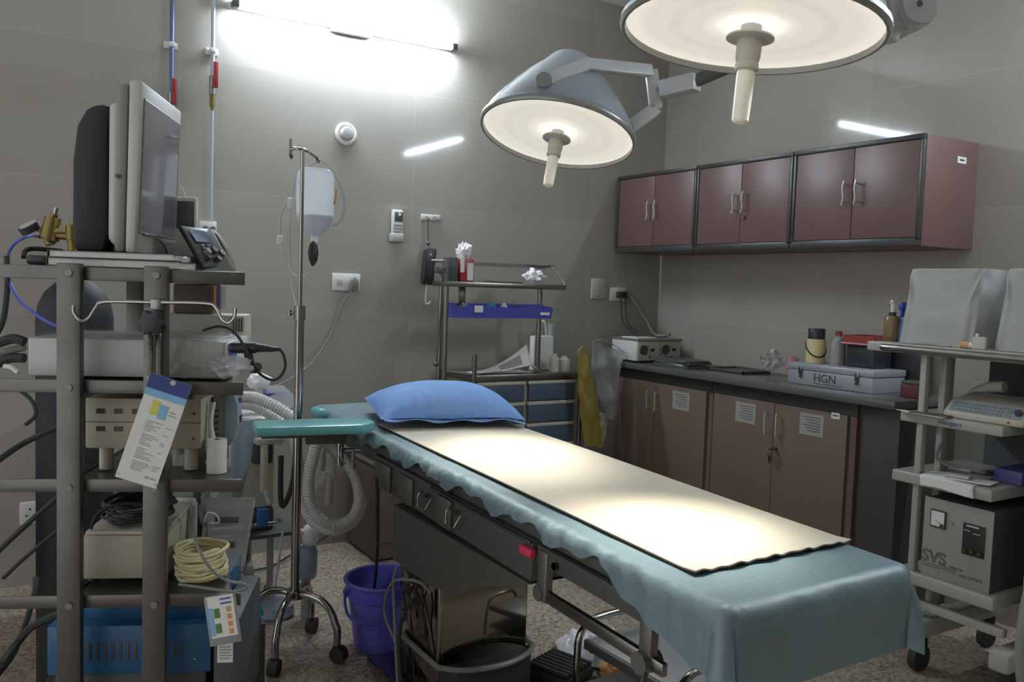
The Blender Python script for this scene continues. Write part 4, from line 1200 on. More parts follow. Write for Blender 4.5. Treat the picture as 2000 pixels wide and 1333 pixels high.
tag(MB().tube([H(13, 500, 2.5), H(15, 540, 2.5), H(12, 590, 2.5), H(5, 630, 2.5), H(-10, 660, 2.5)], .008, n=8).build('black_hose', 'black_rubber'), 'black hose hanging down at the left edge behind the trolley', 'hose')
# cables left of the wrapped box, and those running down to the floor behind the trolley
for k, (pts, r_, m_) in enumerate((([(-8, 672, 2.1), (25, 662, 2.1), (48, 668, 2.1)], .012, 'black_rubber'), ([(-8, 690, 2.12), (20, 685, 2.12), (48, 678, 2.12)], .009, 'cable_grey'), ([(-8, 712, 2.1), (20, 700, 2.1), (48, 700, 2.1)], .012, 'black_rubber'), ([(8, 716, 2.0), (22, 718, 2.0), (36, 728, 2.0)], .006, 'white_plastic'))):
    tag(MB().tube([at(a_, c_, D=d_) for a_, c_, d_ in pts], r_, n=8).build('connector_lead', m_), ('topmost black lead', 'grey lead', 'lower black lead', 'short white lead')[k]+' plugged into the left end of the wrapped box', 'lead', 'leads at the left of the wrapped box')
runs = (([(-10, 905, 2.5), (40, 870, 2.6), (100, 840, 2.6), (130, 830, 2.6)], .009), ([(-6, 1080, 2.5), (20, 1055, 2.5), (80, 1000, 2.5), (140, 950, 2.5)], .008), ([(6, 1130, 2.5), (60, 1080, 2.5), (140, 1015, 2.5)], .006), ([(0, 1300, 2.3), (40, 1250, 2.4), (70, 1220, 2.4), (140, 1190, 2.4)], .011), ([(-5, 1320, 2.3), (30, 1270, 2.4), (65, 1170, 2.45), (70, 1130, 2.5)], .008), ([(20, 750, 2.6), (60, 780, 2.6), (70, 810, 2.6), (50, 830, 2.6)], .006))
rl = ('upper black cable rising behind the trolley between the second and third shelves', 'thick black cable slanting behind the trolley below the third shelf', 'thinner black cable slanting below the thick one behind the trolley', 'thick black cable on the floor at far left beside the blue box', 'black cable hanging to the floor at far left', 'looped black cable below the second shelf at far left')
for k, (pts, r_) in enumerate(runs):
    tag(MB().tube([at(a_, c_, D=d_) for a_, c_, d_ in pts], r_, n=7).build('power_cable', 'black_rubber'), rl[k], 'cable', 'cables behind the steel trolley')
# grey cabinet far left behind the trolley
t = thing('tool_cart', 'grey steel cart at the far left edge behind the trolley', 'cart', (-.10, 3.4, 0))
b = MB(); b.bx(-.32, -.02, 3.0, 3.5, .90, .92, .004); b.bx(-.32, -.02, 3.0, 3.5, .68, .70, .004); b.bx(-.32, -.02, 3.0, 3.5, .30, .32, .004); b.build('shelf', 'steel', t)
for x, y in ((-.31, 3.01), (-.03, 3.01), (-.31, 3.49), (-.03, 3.49)): MB().cyl((x, y, 0), (x, y, .95), .014, n=12).build('post', 'light_grey', t)
MB().bx(-.30, -.05, 3.05, 3.45, .32, .6, .01).build('drawer_box', 'charcoal', t)
MB().tube([(-.31, 3.0, .94), (-.17, 2.97, .95), (-.03, 3.0, .94)], .008).build('handle', 'chrome', t)
# ------------------------------------------------------------------ anaesthesia machine behind the drip stand
am = thing('anaesthesia_machine', 'grey anaesthesia machine with hoses behind the drip stand', 'anaesthesia machine', (.72, 3.75, 0))
MB().bx(.38, 1.02, 3.50, 3.95, .44, .80, .015).build('cabinet', 'cream_plastic', am)
MB().bx(.36, 1.06, 3.46, 3.97, .80, .825, .008).build('work_shelf', 'light_grey', am)
MB().bx(.40, .86, 3.55, 3.95, .10, .33, .02).build('base_cabinet', 'grey_plastic', am)
MB().bx(.36, 1.10, 3.44, 3.97, .325, .345, .006).build('lower_shelf', 'dark_frame', am)
MB().bx(.40, 1.02, 3.50, 3.95, .345, .44, .01).build('lower_drawer', 'charcoal', am)
b = MB(); b.tube([(.62, 3.43, .40), (.66, 3.40, .40), (.98, 3.40, .40), (1.02, 3.43, .40)], .009, k=3); b.build('drawer_handle', 'chrome', am)
for x, y in ((.45, 3.55), (1.02, 3.55), (.45, 3.9), (1.02, 3.9)):
    c = MB(); c.cyl((x-.015, y, .045), (x+.015, y, .045), .045, n=18); c.cyl((x, y, .05), (x, y, .12 if x < .9 else .33), .014); c.build('castor', 'grey_plastic', am)
# parts seen below and above the armboard
b = MB(); b.poly([at(452, 872, D=3.1), at(474, 822, D=3.2), at(500, 820, D=3.3), at(490, 900, D=3.3), at(468, 985, D=3.2), at(452, 985, D=3.1)], (0, .02, 0)); b.build('side_shield', 'blue_grey', am)
D3 = 3.42
A = lambda x, y, d=D3: at(x, y, D=d)
b = MB(); q0, q1 = A(500, 858), A(562, 872); b.bx(q0.x, q1.x, q0.y-.02, q0.y+.05, q1.z, q0.z, .005); b.build('tray_arm', 'cream_plastic', am)
b = MB(); q0, q1 = A(512, 870), A(526, 965); b.bx(q0.x, q1.x, q0.y-.01, q0.y+.03, q1.z, q0.z, .004); b.tube([A(519, 958), A(521, 972), A(527, 985)], .007); b.build('tray_bracket', 'cream_plastic', am)
b = MB(); q0, q1 = A(500, 874), A(546, 914); b.bx(q0.x, q1.x, q0.y+.035, q0.y+.09, q1.z, q0.z, .006); b.build('sensor_block', 'charcoal', am)
b = MB(); q0, q1 = A(498, 990), A(520, 1025); b.bx(q0.x, q1.x, q0.y-.06, q0.y-.02, q1.z, q0.z, .004); b.build('blue_clip', 'ink_blue', am)
b = MB(); b.tube([A(549, 890), A(548, 960), A(551, 988), A(560, 978), A(572, 940), A(578, 880), A(580, 845)], .011, n=10, rr=None); b.build('black_hose', 'black_rubber', am)
# top equipment
b = MB(); b.bx(.56, .78, 3.60, 3.90, .826, .97, .012); b.build('vaporizer_block', 'grey_plastic', am)
q0, q1 = A(500, 768, 3.6), A(588, 800, 3.6)
b = MB(); b.poly([A(520, 754, 3.75), A(552, 752, 3.75), A(586, 782, 3.65), A(586, 800, 3.65), A(530, 790, 3.65)], (0, .02, -.004)); b.build('clear_hood', 'clear_sheet', am)
b = MB(); b.bx(q0.x+.06, q1.x-.01, q0.y+.06, q0.y+.13, .826, .90, .008); b.build('violet_panel', 'violet', am)
for k, (x, y) in enumerate(((505, 806), (520, 802), (538, 808), (556, 812))):
    p = A(x, y, 3.58); MB().cyl((p.x, p.y, .826), (p.x, p.y, .845+.012*(k % 2)), .018, n=16).build('gas_fitting', ('white_plastic', 'blue_grey')[k % 2], am)
p = A(505, 745, 3.6)
b = MB(); b.blob((p.x, p.y, p.z), .05, .04, .035, seed=3, amp=.3); b.build('breathing_bag', 'tissue', am)
b = MB(); b.cyl((p.x, p.y, .9), (p.x, p.y, p.z), .02); b.build('bag_arm', 'light_grey', am)
# corrugated hoses
def corr(r): return lambda i: r*(1.0 if i % 2 else .90)
def hose(pts, r, d0, d1):
    n_ = len(pts); P = [at(x, y, D=d0+(d1-d0)*i/(n_-1)) for i, (x, y) in enumerate(pts)]
    return MB().tube(P, r, n=12, k=14, rr=corr(r))
hose([(474, 776), (500, 778), (535, 793), (570, 815), (600, 840), (640, 868), (675, 900), (697, 940), (702, 980), (690, 1010), (665, 1025), (638, 1022), (615, 1003), (603, 970), (604, 925), (614, 885), (622, 850)], .024, 3.40, 3.28).build('breathing_hose', 'hose_white', am)
hose([(474, 790), (500, 795), (530, 812), (560, 835), (578, 870), (586, 930), (592, 985), (612, 1020), (645, 1036), (674, 1030), (698, 1008), (709, 970)], .022, 3.46, 3.36).build('breathing_hose', 'hose_white', am)
for k, (x0, y0, x1, y1) in enumerate(((634, 855, 630, 920), (650, 862, 652, 935), (645, 925, 640, 985))):
    b = MB(); b.cyl(A(x0, y0, 3.36), A(x1, y1, 3.36), .010 if k < 2 else .016); b.build('mask_tube', ('silicone', 'cream_plastic', 'cream_plastic')[k], am)
b = MB(); p = A(606, 1046, 3.5); b.blob((p.x, p.y, p.z), .036, .036, .05, amp=0); b.cyl((p.x-.05, p.y, p.z+.02), (p.x, p.y, p.z), .016); b.build('hose_bulb', 'white_plastic', am)
p0_, p1_ = A(597, 1066, 3.5), A(597, 1128, 3.5)
b = MB(); b.lathe([(0, 0), (.04, 0), (.046, .01), (.046, p0_.z-p1_.z-.02), (.036, p0_.z-p1_.z), (0, p0_.z-p1_.z)], Matrix.Translation(p1_), n=20); b.build('suction_jar', 'blue_grey', am)
b = MB(); b.cyl((p1_.x, p1_.y-.01, 0), (p1_.x, p1_.y, p1_.z+.004), .02); b.build('jar_stand', 'grey_plastic', am)
for k, pts in enumerate((([(552, 1040), (545, 1090), (535, 1160)]), ([(574, 1048), (570, 1080), (575, 1130), (590, 1165)]))):
    MB().tube([A(x, y, 3.40) for x, y in pts], .005, n=7).build('drain_tube', 'silicone', am)
q = A(556, 1148, 3.42)
tag(MB(TR(q.x, q.y+.12, 0)).lathe([(0, 0), (.07, 0), (.078, .012), (.072, .05), (.05, .062), (0, .065)], n=26).build('foot_switch', 'blue_grey'), 'round blue-grey foot switch on the floor behind the drip stand', 'foot switch')
tag(MB().tube([at(648, 1040, Y=4.15), at(620, 1060, Y=4.15), (1.28, 4.1, .02), (1.15, 4.0, .012), (1.0, 3.98, .012)], .005, n=6).build('power_lead', 'black_rubber'), 'black lead trailing along the floor at the foot of the far wall', 'lead')
# teal item on the floor by the trolley
q = at(497, 1262, Z=0)
t = thing('towel', 'crumpled teal cloth behind the guide card by the trolley', 'cloth', at(495, 1200, D=2.75))
q = at(495, 1192, D=2.75)
b = MB(); b.blob((q.x, q.y, q.z), .028, .03, .04, seed=9, amp=.5, sharp=1); b.build('cloth', 'hand_teal', t)
MB().bx(q.x-.05, q.x+.03, q.y-.04, q.y+.04, 0, q.z-.035, .006).build('holder_box', 'charcoal', t)

# ------------------------------------------------------------------ brown cabinet against the far wall
t = thing('brown_cabinet', 'low brown cabinet on the floor against the far wall by the bucket', 'cabinet', (1.8, 4.0, 0))
MB().bx(1.63, 1.97, 3.86, YA-.002, .015, .47, .004).build('carcass', 'brown_board', t)
MB().bx(1.645, 1.955, 3.845, 3.86, .10, .46, .003).build('door', 'brown_board', t)
MB().bx(1.63, 1.97, 3.84, YA-.002, .47, .485, .003).build('top_board', 'dark_wood', t)
MB().bx(1.65, 1.95, 3.88, YA-.01, 0, .02).build('plinth', 'dark_wood', t)

# ------------------------------------------------------------------ blue bucket with drain tube
bk = thing('bucket', 'blue plastic bucket on the floor under the table head', 'bucket', (1.285, 2.96, 0))
BT = TR(1.285, 2.96)
MB(BT).lathe([(0, .004), (.098, .004), (.104, .012), (.136, .255), (.146, .258), (.150, .266), (.146, .272), (.133, .270), (.100, .016), (0, .014)], n=40).build('shell', 'bucket_blue', bk)
b = MB(BT); b.lathe([(.128, .215), (.146, .215), (.147, .222), (.130, .228)], n=40); b.build('rim_band', 'bucket_blue', bk)
b = MB(BT)
b.tube([(-.15, 0, .235), (-.158, -.02, .20), (-.158, -.06, .165), (-.13, -.115, .15), (-.07, -.15, .148)], .0055, n=8)
b.build('handle', 'blue_cap', bk); MB(BT).tube([(-.135, 0, .238), (-.158, 0, .236)], .008).build('handle_lug', 'bucket_blue', bk)
q0 = at(736, 935, D=2.90)
tag(MB().tube([q0, at(737, 1000, D=2.93), at(737, 1080, D=3.02), (1.25, 2.97, .16), (1.25, 2.98, .03)], .006, n=8).build('drain_tube', 'black_rubber'), 'thin dark drain tube hanging from the table into the blue bucket', 'tube')

# cables at the column's left side
tag(MB().tube([(1.19, 2.36, .42), (1.16, 2.40, .45), (1.12, 2.5, .42), (1.12, 2.56, .30), (1.14, 2.5, .20), (1.11, 2.42, .12), (1.13, 2.50, .3), (1.15, 2.56, .40), (1.17, 2.58, .44)], .005, n=7).build('column_cable', 'cable_grey'), 'looped grey cable against the left side of the mirror column', 'cable')
tag(MB().tube([(1.17, 2.42, .40), (1.14, 2.44, .34), (1.13, 2.46, .25), (1.115, 2.40, .12), (1.10, 2.25, .03), (1.05, 2.05, .010), (1.0, 1.85, .010)], .006, n=7).build('black_cable', 'black_rubber'), 'black cable dropping from the table column over the base plate', 'cable')

# ------------------------------------------------------------------ cloth, foot pedal, step stool near the foot end
t = thing('foot_pedal', 'black ribbed foot pedal on the floor beside the table base', 'pedal', (1.60, 2.42, 0))
PT = Matrix.Translation(V((at(1085, 1305, Z=.06).x+.035, at(1085, 1305, Z=.06).y+.02, 0))) @ Matrix.Rotation(rad(20), 4, 'Z')
bp = MB(PT)
for k in range(7): bp.bx(-.08+k*.023, -.063+k*.023, -.085, .085, .055, .07, .004)
bp.bx(-.088, .088, -.095, .095, .012, .056, .02); bp.build('treads', 'black_rubber', t)
MB(PT).bx(-.092, .092, -.10, .10, 0, .0115, .006).build('base', 'charcoal', t)
def heap(u, v):
    a = 2*PI*u; r = v
    n_ = noise.noise(V((math.cos(a)*r*2.2, math.sin(a)*r*2.2, 4)))
    n2 = abs(noise.noise(V((math.cos(a)*r*5, math.sin(a)*r*5, 9))))
    c = at(1110, 1280, Z=.03)
    rx, ry = .15*(1+.25*noise.noise(V((math.cos(a)*1.5, math.sin(a)*1.5, 1)))), .15*(1+.3*noise.noise(V((math.cos(a)*1.7, math.sin(a)*1.7, 6))))
    return (c.x+.14+rx*r*math.cos(a), c.y+ry*r*math.sin(a)+.03, max(.004, .012+(1-r**2)*(.07+.05*n_)+.05*n2*(1-r*.7)))
t = thing('cloth_heap', 'crumpled white cloth heap on the floor behind the step stool', 'cloth', at(1110, 1280, Z=0))
MB().grid(heap, 80, 26).build('white_cloth', 'tissue', t, ang=60)
c = at(1110, 1318, Z=.03)
MB().blob((c.x+.16, c.y-.05, .035), .05, .045, .034, seed=4, amp=.4, sharp=1).build('yellow_cloth', 'orange', t)
c = at(1135, 1290, Z=.06)
MB().blob((c.x+.10, c.y+.02, .085), .05, .04, .03, seed=8, amp=.35, sharp=1).build('blue_cloth', 'pillow_blue', t)
# step stool
ss = thing('step_stool', 'steel step stool with bent chrome tube legs at the table foot', 'stool', (1.88, 1.98, 0))
S0 = V((1.715, 2.19, 0)); ex = (V((1.72, 1.80, 0))-S0); ex.z = 0
ST = TR(1.70, 2.22, 0, math.degrees(math.atan2(-.36, .02)))   # x along the near edge, y to the right of it
ST = TR(1.70, 2.22, 0, -88)
MB(ST).bx(.0, .44, .01, .30, .205, .222, .004).build('step_plate', 'step_steel', ss)
b = MB(ST); b.bx(0, .44, -.004, .012, .192, .224, .003); b.build('front_angle', 'dark_frame', ss)
b = MB(ST); b.bx(0, .44, .298, .314, .178, .224, .003); b.build('rear_angle', 'dark_frame', ss)
for x in (-.012, .452):
    b = MB(ST)
    b.tube([(x, -.02, .0), (x, -.02, .16), (x, -.012, .235), (x, .03, .275), (x, .09, .285), (x, .2, .285), (x, .27, .275), (x, .325, .235), (x, .333, .16), (x, .333, 0)], .0125, n=12); b.build('leg_hoop', 'chrome', ss)
MB(ST).bx(.0, .44, .02, .30, .06, .075, .003).build('lower_brace', 'steel_dull', ss)

# ------------------------------------------------------------------ instrument cart with drawers at the far wall
CYF = 3.85
ic = thing('instrument_cart', 'steel instrument cart with blue-grey drawers behind the pillow', 'cart', (2.45, 4.03, 0))
ZT_ = .925
MB().bx(2.15, 2.84, CYF, 4.22, ZT_-.035, ZT_, .004).build('cart_top', 'steel', ic)
MB().bx(2.16, 2.83, CYF+.02, 4.21, .12, ZT_-.036, .003).build('cart_body', 'drawer_frame', ic)
zs = [.88, .765, .645, .53, .40, .27, .14]
for cx0, cx1 in ((2.185, 2.475), (2.505, 2.805)):
    for z1, z0 in zip(zs, zs[1:]):
        d = MB().bx(cx0, cx1, CYF+.004, CYF+.022, z0+.012, z1-.012, .003).build('drawer', 'drawer_blue', ic)
        MB().bx(cx0-.006, cx1+.006, CYF+.0, CYF+.022, z1-.012, z1+.006, .002).build('drawer_lip', 'cream_plastic', d)
for x in (2.155, 2.845):
    MB().cyl((x, CYF-.004, .05), (x, CYF-.004, 1.035), .013, n=12).build('front_post', 'steel', ic)
for x, y in ((2.0, 3.885), (2.02, 3.985)):
    MB().cyl((x, y, .05), (x, y, 1.49), .012, n=12).build('rear_post', 'steel', ic)
MB().cyl((2.64, 3.985, ZT_), (2.64, 3.985, 1.40), .014, n=12).build('rear_post', 'steel', ic)
MB().bx(1.985, 2.74, 3.87, 4.02, 1.385, 1.412, .004).build('upper_shelf', 'steel', ic)
b = MB(); b.tube([(1.992, 3.88, 1.41), (1.992, 3.88, 1.50), (1.992, 3.90, 1.515), (1.992, 4.01, 1.515), (2.68, 4.01, 1.515), (2.71, 3.98, 1.515), (2.735, 3.90, 1.44), (2.735, 3.88, 1.412)], .006, k=2); b.bx(2.08, 2.69, 4.008, 4.013, 1.50, 1.518); b.build('shelf_rail', 'steel', ic)
b = MB(); b.cyl((1.995, 3.885, .87), (1.80, 3.86, .72), .007); b.cyl((1.80, 3.86, .72), (1.82, 3.99, .72), .007); b.cyl((2.155, CYF, .93), (2.0, 3.885, .95), .008); b.cyl((2.155, CYF, .84), (1.95, 3.82, .74), .007); b.build('side_tray_frame', 'steel', ic)
b = MB(); b.cyl((1.93, 3.87, 1.475), (2.0, 3.885, 1.48), .008); b.bx(1.925, 1.965, 3.85, 3.89, 1.45, 1.49, .006); b.tube([(1.95, 3.86, 1.45), (1.955, 3.85, 1.40), (1.95, 3.85, 1.2), (1.935, 3.85, 1.0)], .005); b.blob((1.935, 3.85, .99), .014, .014, .014, amp=0); b.build('shelf_clamp', 'dark_frame', ic)
for x, y in ((2.2, 3.9), (2.8, 3.9), (2.2, 4.17), (2.8, 4.17)):
    MB().cyl((x-.012, y, .05), (x+.012, y, .05), .05, n=16).build('castor', 'black_rubber', ic)
MB().bx(2.18, 2.82, 3.9, 4.2, .08, .121).build('lower_frame', 'steel_dull', ic)
b = MB()
b.bx(1.99, 2.165, 3.975, 3.995, .85, .87); b.bx(1.99, 2.165, 3.875, 3.895, .85, .87)
b.build('post_bracket', 'steel', ic)
# long blue bin hung under the upper shelf
bb_ = thing('parts_bin', 'long dark blue open bin of oddments under the cart upper shelf', 'bin', (2.32, 3.95, 1.225))
b = MB(); b.bx(2.05, 2.64, 3.87, 3.95, 1.225, 1.233, .003)
b.poly([(2.045, 3.87, 1.225), (2.64, 3.87, 1.225), (2.645, 3.855, 1.285), (2.04, 3.855, 1.285)], (0, .006, 0)); b.bx(2.045, 2.64, 3.945, 3.952, 1.225, 1.30)
for x in (2.045, 2.21, 2.43, 2.636): b.bx(x, x+.006, 3.868, 3.95, 1.225, 1.29)
b.build('bin', 'bin_blue', bb_)
b = MB(); b.bx(2.56, 2.62, 3.852, 3.856, 1.245, 1.26); b.bx(2.15, 2.20, 3.852, 3.856, 1.255, 1.29); b.build('label', 'paper', bb_)
b = MB(); b.bx(2.1, 2.14, 3.938, 3.944, 1.28, 1.3845, .002); b.build('hanger', 'steel', bb_)
tag(MB(Matrix.Translation(V((2.28, 3.912, 1.275))) @ Matrix.Rotation(PI/2, 4, 'X')).lathe([(.012, -.01), (.028, -.01), (.028, .01), (.012, .01), (.012, -.01)], n=20).build('tape_roll', 'hand_teal'), 'teal roll of tape standing in the blue bin', 'tape')
tag(MB().blob((2.12, 3.912, 1.275), .022, .02, .03, seed=2, amp=.5, sharp=1).build('tissue_wad', 'clear_sheet'), 'clear packet in the left section of the blue bin', 'packet')
tag(MB().blob((2.36, 3.912, 1.275), .016, .017, .03, seed=6, amp=.5, sharp=1).build('tissue_wad', 'tissue'), 'white packet right of the teal tape roll in the bin', 'packet')
# on the upper shelf
tag(MB().bx(2.012, 2.066, 3.89, 3.965, 1.4125, 1.535, .005).build('box', 'charcoal'), 'dark square box at the left end of the cart upper shelf', 'box')
t = thing('tissue_box', 'red and white box with white gauze sticking out of its top', 'box', (2.12, 3.95, 1.413))
MB().bx(2.085, 2.165, 3.90, 3.99, 1.413, 1.53, .003).build('carton', 'red_paint', t)
MB().bx(2.125, 2.160, 3.8985, 3.9005, 1.42, 1.51).build('white_label', 'paper', t)
b = MB(); b.blob((2.112, 3.945, 1.565), .026, .03, .045, seed=12, amp=.5, sharp=1); b.blob((2.14, 3.95, 1.575), .03, .03, .04, seed=15, amp=.5, sharp=1); b.bx(2.083, 2.105, 3.895, 3.899, 1.46, 1.54); b.build('gauze', 'tissue', t)
tag(MB().blob((2.57, 3.95, 1.455), .06, .045, .037, seed=17, amp=.5, sharp=1).build('gauze_pad', 'tissue'), 'crumpled white gauze at the right of the cart upper shelf', 'gauze')
tag(MB().bx(2.28, 2.46, 3.88, 4.0, 1.413, 1.422, .002).build('tray', 'dark_frame'), 'flat dark tray in the middle of the cart upper shelf', 'tray')
# papers and things on the cart top
t = thing('paper_stack', 'loose white papers with a curled sheet on the cart top', 'papers', (2.35, 3.97, ZT_))
for k, (x0, x1, y0, y1, a_) in enumerate(((2.20, 2.42, 3.88, 4.00, 4), (2.3, 2.53, 3.87, 3.98, -3), (2.36, 2.53, 3.88, 3.96, 6))):
    MB(Matrix.Translation(V(((x0+x1)/2, (y0+y1)/2+.02, ZT_+.0015+.002*k))) @ Matrix.Rotation(rad(a_), 4, 'Z')).bx(-(x1-x0)/2, (x1-x0)/2, -(y1-y0)/2, (y1-y0)/2, 0, .0014).build('sheet', 'paper', t)
def curl(u, v): return (2.20+.32*u+.02*v, 3.875+.085*v-.01*u, ZT_+.010+.145*u**1.7*(.25+.75*v))
MB().grid(curl, 24, 10).build('curled_sheet', 'paper', t, solid=.0012)
b = MB(); b.grid(lambda u, v: (lambda q: (q[0], q[1]-.003, q[2]+.002))(curl(.42+.42*u, .15+.6*v)), 12, 5); b.build('printed_area', 'ink_grey', t)
def fold(u, v): return (2.525+.085*u, 3.875+.085*v, ZT_+.008+.135*(1-u)**1.4*(.3+.7*v))
MB().grid(fold, 16, 6).build('folded_sheet', 'paper', t, solid=.0012)
tag(MB().bx(2.625, 2.755, 4.003, 4.05, ZT_+.001, 1.12, .003).build('carton', 'white_plastic'), 'plain white carton standing behind the papers on the cart', 'carton')
for k, (x, y, r, h, m_) in enumerate(((2.71, 3.92, .03, .10, 'cream_plastic'), (2.79, 3.94, .034, .085, 'white_plastic'), (2.815, 4.12, .022, .26, 'silicone'))):
    prof = [(0, 0), (r, 0), (r, h*.75), (r*.55, h*.86), (r*.5, h), (0, h)] if k < 2 else [(0, 0), (r, 0), (r*.8, h*.3), (r*.65, h*.8), (r*.9, h), (0, h)]
    tag(MB(TR(x, y, ZT_+.0005)).lathe(prof, n=20).build(('jar', 'jar', 'bottle')[k], m_), ('cream jar left of the white jar on the cart', 'white jar at the right end of the cart top', 'tall translucent bottle at the back right of the cart')[k], ('jar', 'jar', 'bottle')[k])
tag(MB().tube([(2.755, 4.12, .937), (2.75, 4.12, 1.05), (2.735, 4.11, 1.15), (2.74, 4.10, 1.20), (2.76, 4.09, 1.16), (2.775, 4.09, 1.0), (2.78, 4.10, .937)], .009, n=10).build('clear_tube', 'silicone'), 'bent translucent tube standing between the carton and the bottle', 'tube')

# ------------------------------------------------------------------ bags hanging by the worktop end
def hang_bag(name, label, m, poly, y, th, seed, hook):
    t = thing(name, label, 'bag', at(*poly[-1], Y=y)) if isinstance(label, str) else label
    xs = [p[0] for p in poly]; top = min(p[1] for p in poly); bot = max(p[1] for p in poly)
    half = len(poly)//2
    L_, R_ = poly[:half], poly[half:][::-1]
    def pol(lst, s):
        k = s*(len(lst)-1); i = min(int(k), len(lst)-2); f_ = k-i
        return lst[i][0]*(1-f_)+lst[i+1][0]*f_, lst[i][1]*(1-f_)+lst[i+1][1]*f_
    def f(u, v):
        a, c = pol(L_, v), pol(R_, v); q = 2*PI*u
        w_ = .5-.5*math.cos(q) if q <= PI else .5-.5*math.cos(q)
        p = at(a[0]+(c[0]-a[0])*w_, a[1]+(c[1]-a[1])*w_, Y=y)
        bulge = th*math.sin(q)*(.35+.65*math.sin(PI*min(1, v*1.05+.02)))*(1+.8*noise.noise(V((u*6, v*5, seed))))
        return (p.x+.012*noise.noise(V((u*9, v*9, seed))), p.y-bulge, p.z+.01*noise.noise(V((u*8, v*4, seed+3))))
    b = MB(); b.grid(f, 48, 40)
    bmesh.ops.remove_doubles(b.bm, verts=b.bm.verts[:], dist=.0003)
    b.build('bag' if t is not label else name, m, t, ang=25)
    if t is label: return t
    b = MB(); p = at(*hook, Y=y); a, c = at(*L_[0], Y=y), at(*R_[0], Y=y)
    b.tube([a, p, c], .004); b.build('handle', m, t)
    return t
hang_bag('waste_bag', 'yellow waste bag hanging at the side of the instrument cart', 'yellow_bag', [(1128, 690), (1130, 760), (1134, 820), (1143, 872), (1176, 872), (1172, 820), (1160, 755), (1150, 690)], 3.775, .03, 3, (1138, 678))
cb_ = hang_bag('clear_bag', 'clear crinkled plastic bag hanging from the worktop end', 'clear_sheet', [(1158, 668), (1156, 720), (1170, 780), (1184, 818), (1202, 822), (1206, 760), (1210, 712), (1222, 690)], 4.02, .05, 8, (1180, 664))
hang_bag('bag_tail', cb_, 'cream_plastic', [(1172, 806), (1165, 845), (1160, 858), (1158, 872), (1178, 874), (1180, 858), (1184, 840), (1184, 808)], 4.02, .015, 5, (1176, 815))

# ------------------------------------------------------------------ things on the worktop
ZW = .962
q0, q1 = at(1240, 698, Y=3.92), at(1330, 698, Y=3.92)
du = thing('dial_unit', 'white unit with two dials at the corner end of the worktop', 'device', ((q0.x+q1.x)/2, 4.03, ZW))
x0, x1 = q0.x+.02, min(q1.x, XB-.03)
MB().bx(x0, x1, 3.93, 4.17, ZW+.01, ZW+.135, .006).build('case', 'white_plastic', du)
MB().bx(x0+.004, x1-.004, 3.922, 3.931, ZW+.014, ZW+.131, .003).build('front_panel', 'cream_plastic', du)
MB().bx(x0-.004, x1+.004, 3.915, 4.175, ZW+.13, ZW+.142, .004).build('lid', 'cable_grey', du)
for k in (0, 1):
    xm = x0+.045+k*(x1-x0)/2
    MB().cyl((xm, 3.923, ZW+.078), (xm, 3.914, ZW+.078), .03, n=24).build('dial', 'charcoal', du)
    MB().bx(xm+.055, xm+.08, 3.912, 3.922, ZW+.07, ZW+.086, .003).build('knob', 'black_plastic', du)
    MB().cyl((xm+.04, 3.923, ZW+.10), (xm+.04, 3.917, ZW+.10), .005, n=10).build('lamp', 'grey_plastic', du)
    MB().cyl((xm+.05, 3.923, ZW+.035), (xm+.05, 3.915, ZW+.035), .006, n=10).build('jack', 'black_plastic', du)
MB().bx(x0+(x1-x0)/2-.001, x0+(x1-x0)/2+.001, 3.9205, 3.9225, ZW+.016, ZW+.13).build('panel_line', 'charcoal', du)
for x in (x0+.03, x1-.03):
    for y in (3.96, 4.14): MB().cyl((x, y, ZW), (x, y, ZW+.012), .012, n=10).build('foot', 'black_rubber', du)
tag(MB().bx(x0+.02, x0+.18, 3.95, 4.10, ZW+.1425, ZW+.150, .001).build('notebook', 'paper'), 'thin white notebook lying on top of the dial unit', 'notebook')
for k, (a_, m_, zz, sx, sy) in enumerate(((2, 'folder', 0, .30, .20), (-3, 'paper', .011, .22, .17), (5, 'folder', .018, .28, .19), (-2, 'folder', .030, .27, .19))):
    c = at(1300, 712, Z=ZW)
    M_ = Matrix.Translation(V((3.47, 3.70, ZW+.0006+zz))) @ Matrix.Rotation(rad(88+a_), 4, 'Z')
    th_ = (.010, .006, .011, .010)[k]
    t = tag(MB(M_).bx(-sx/2, sx/2, -sy/2, sy/2, 0, th_, .002).build('file_folder', m_), ('bottom dark folder', 'pale file second from the bottom', 'dark folder third from the bottom', 'top dark folder')[k]+' of the pile before the dial unit', 'folder', 'folders piled on the worktop')
t = thing('tray', 'shallow pale tray on the worktop right of the dark folders', 'tray', (3.58, 3.33, ZW))
b = MB(); b.bx(3.48, 3.70, 3.24, 3.5, ZW+.0005, ZW+.004); b.bx(3.48, 3.486, 3.24, 3.5, ZW, ZW+.016); b.bx(3.694, 3.70, 3.24, 3.5, ZW, ZW+.016); b.bx(3.48, 3.7, 3.24, 3.246, ZW, ZW+.016); b.bx(3.48, 3.7, 3.494, 3.5, ZW, ZW+.016)
b.build('pan', 'steel_dull', t)
p = at(1505, 722, X=3.56)
tag(MB().blob((3.56, p.y, ZW+.088), .055, .055, .055, seed=31, amp=.5, sharp=1).build('plastic_bag', 'clear_sheet', ang=20), 'crumpled clear plastic bag left of the steel toolbox', 'bag')
p = at(1534, 722, X=3.58)
tag(MB().blob((3.60, p.y-.035, ZW+.07), .035, .03, .05, seed=33, amp=.4, sharp=1).build('packet', 'pink', ang=20), 'pink packet squeezed between the clear bag and toolbox', 'packet')
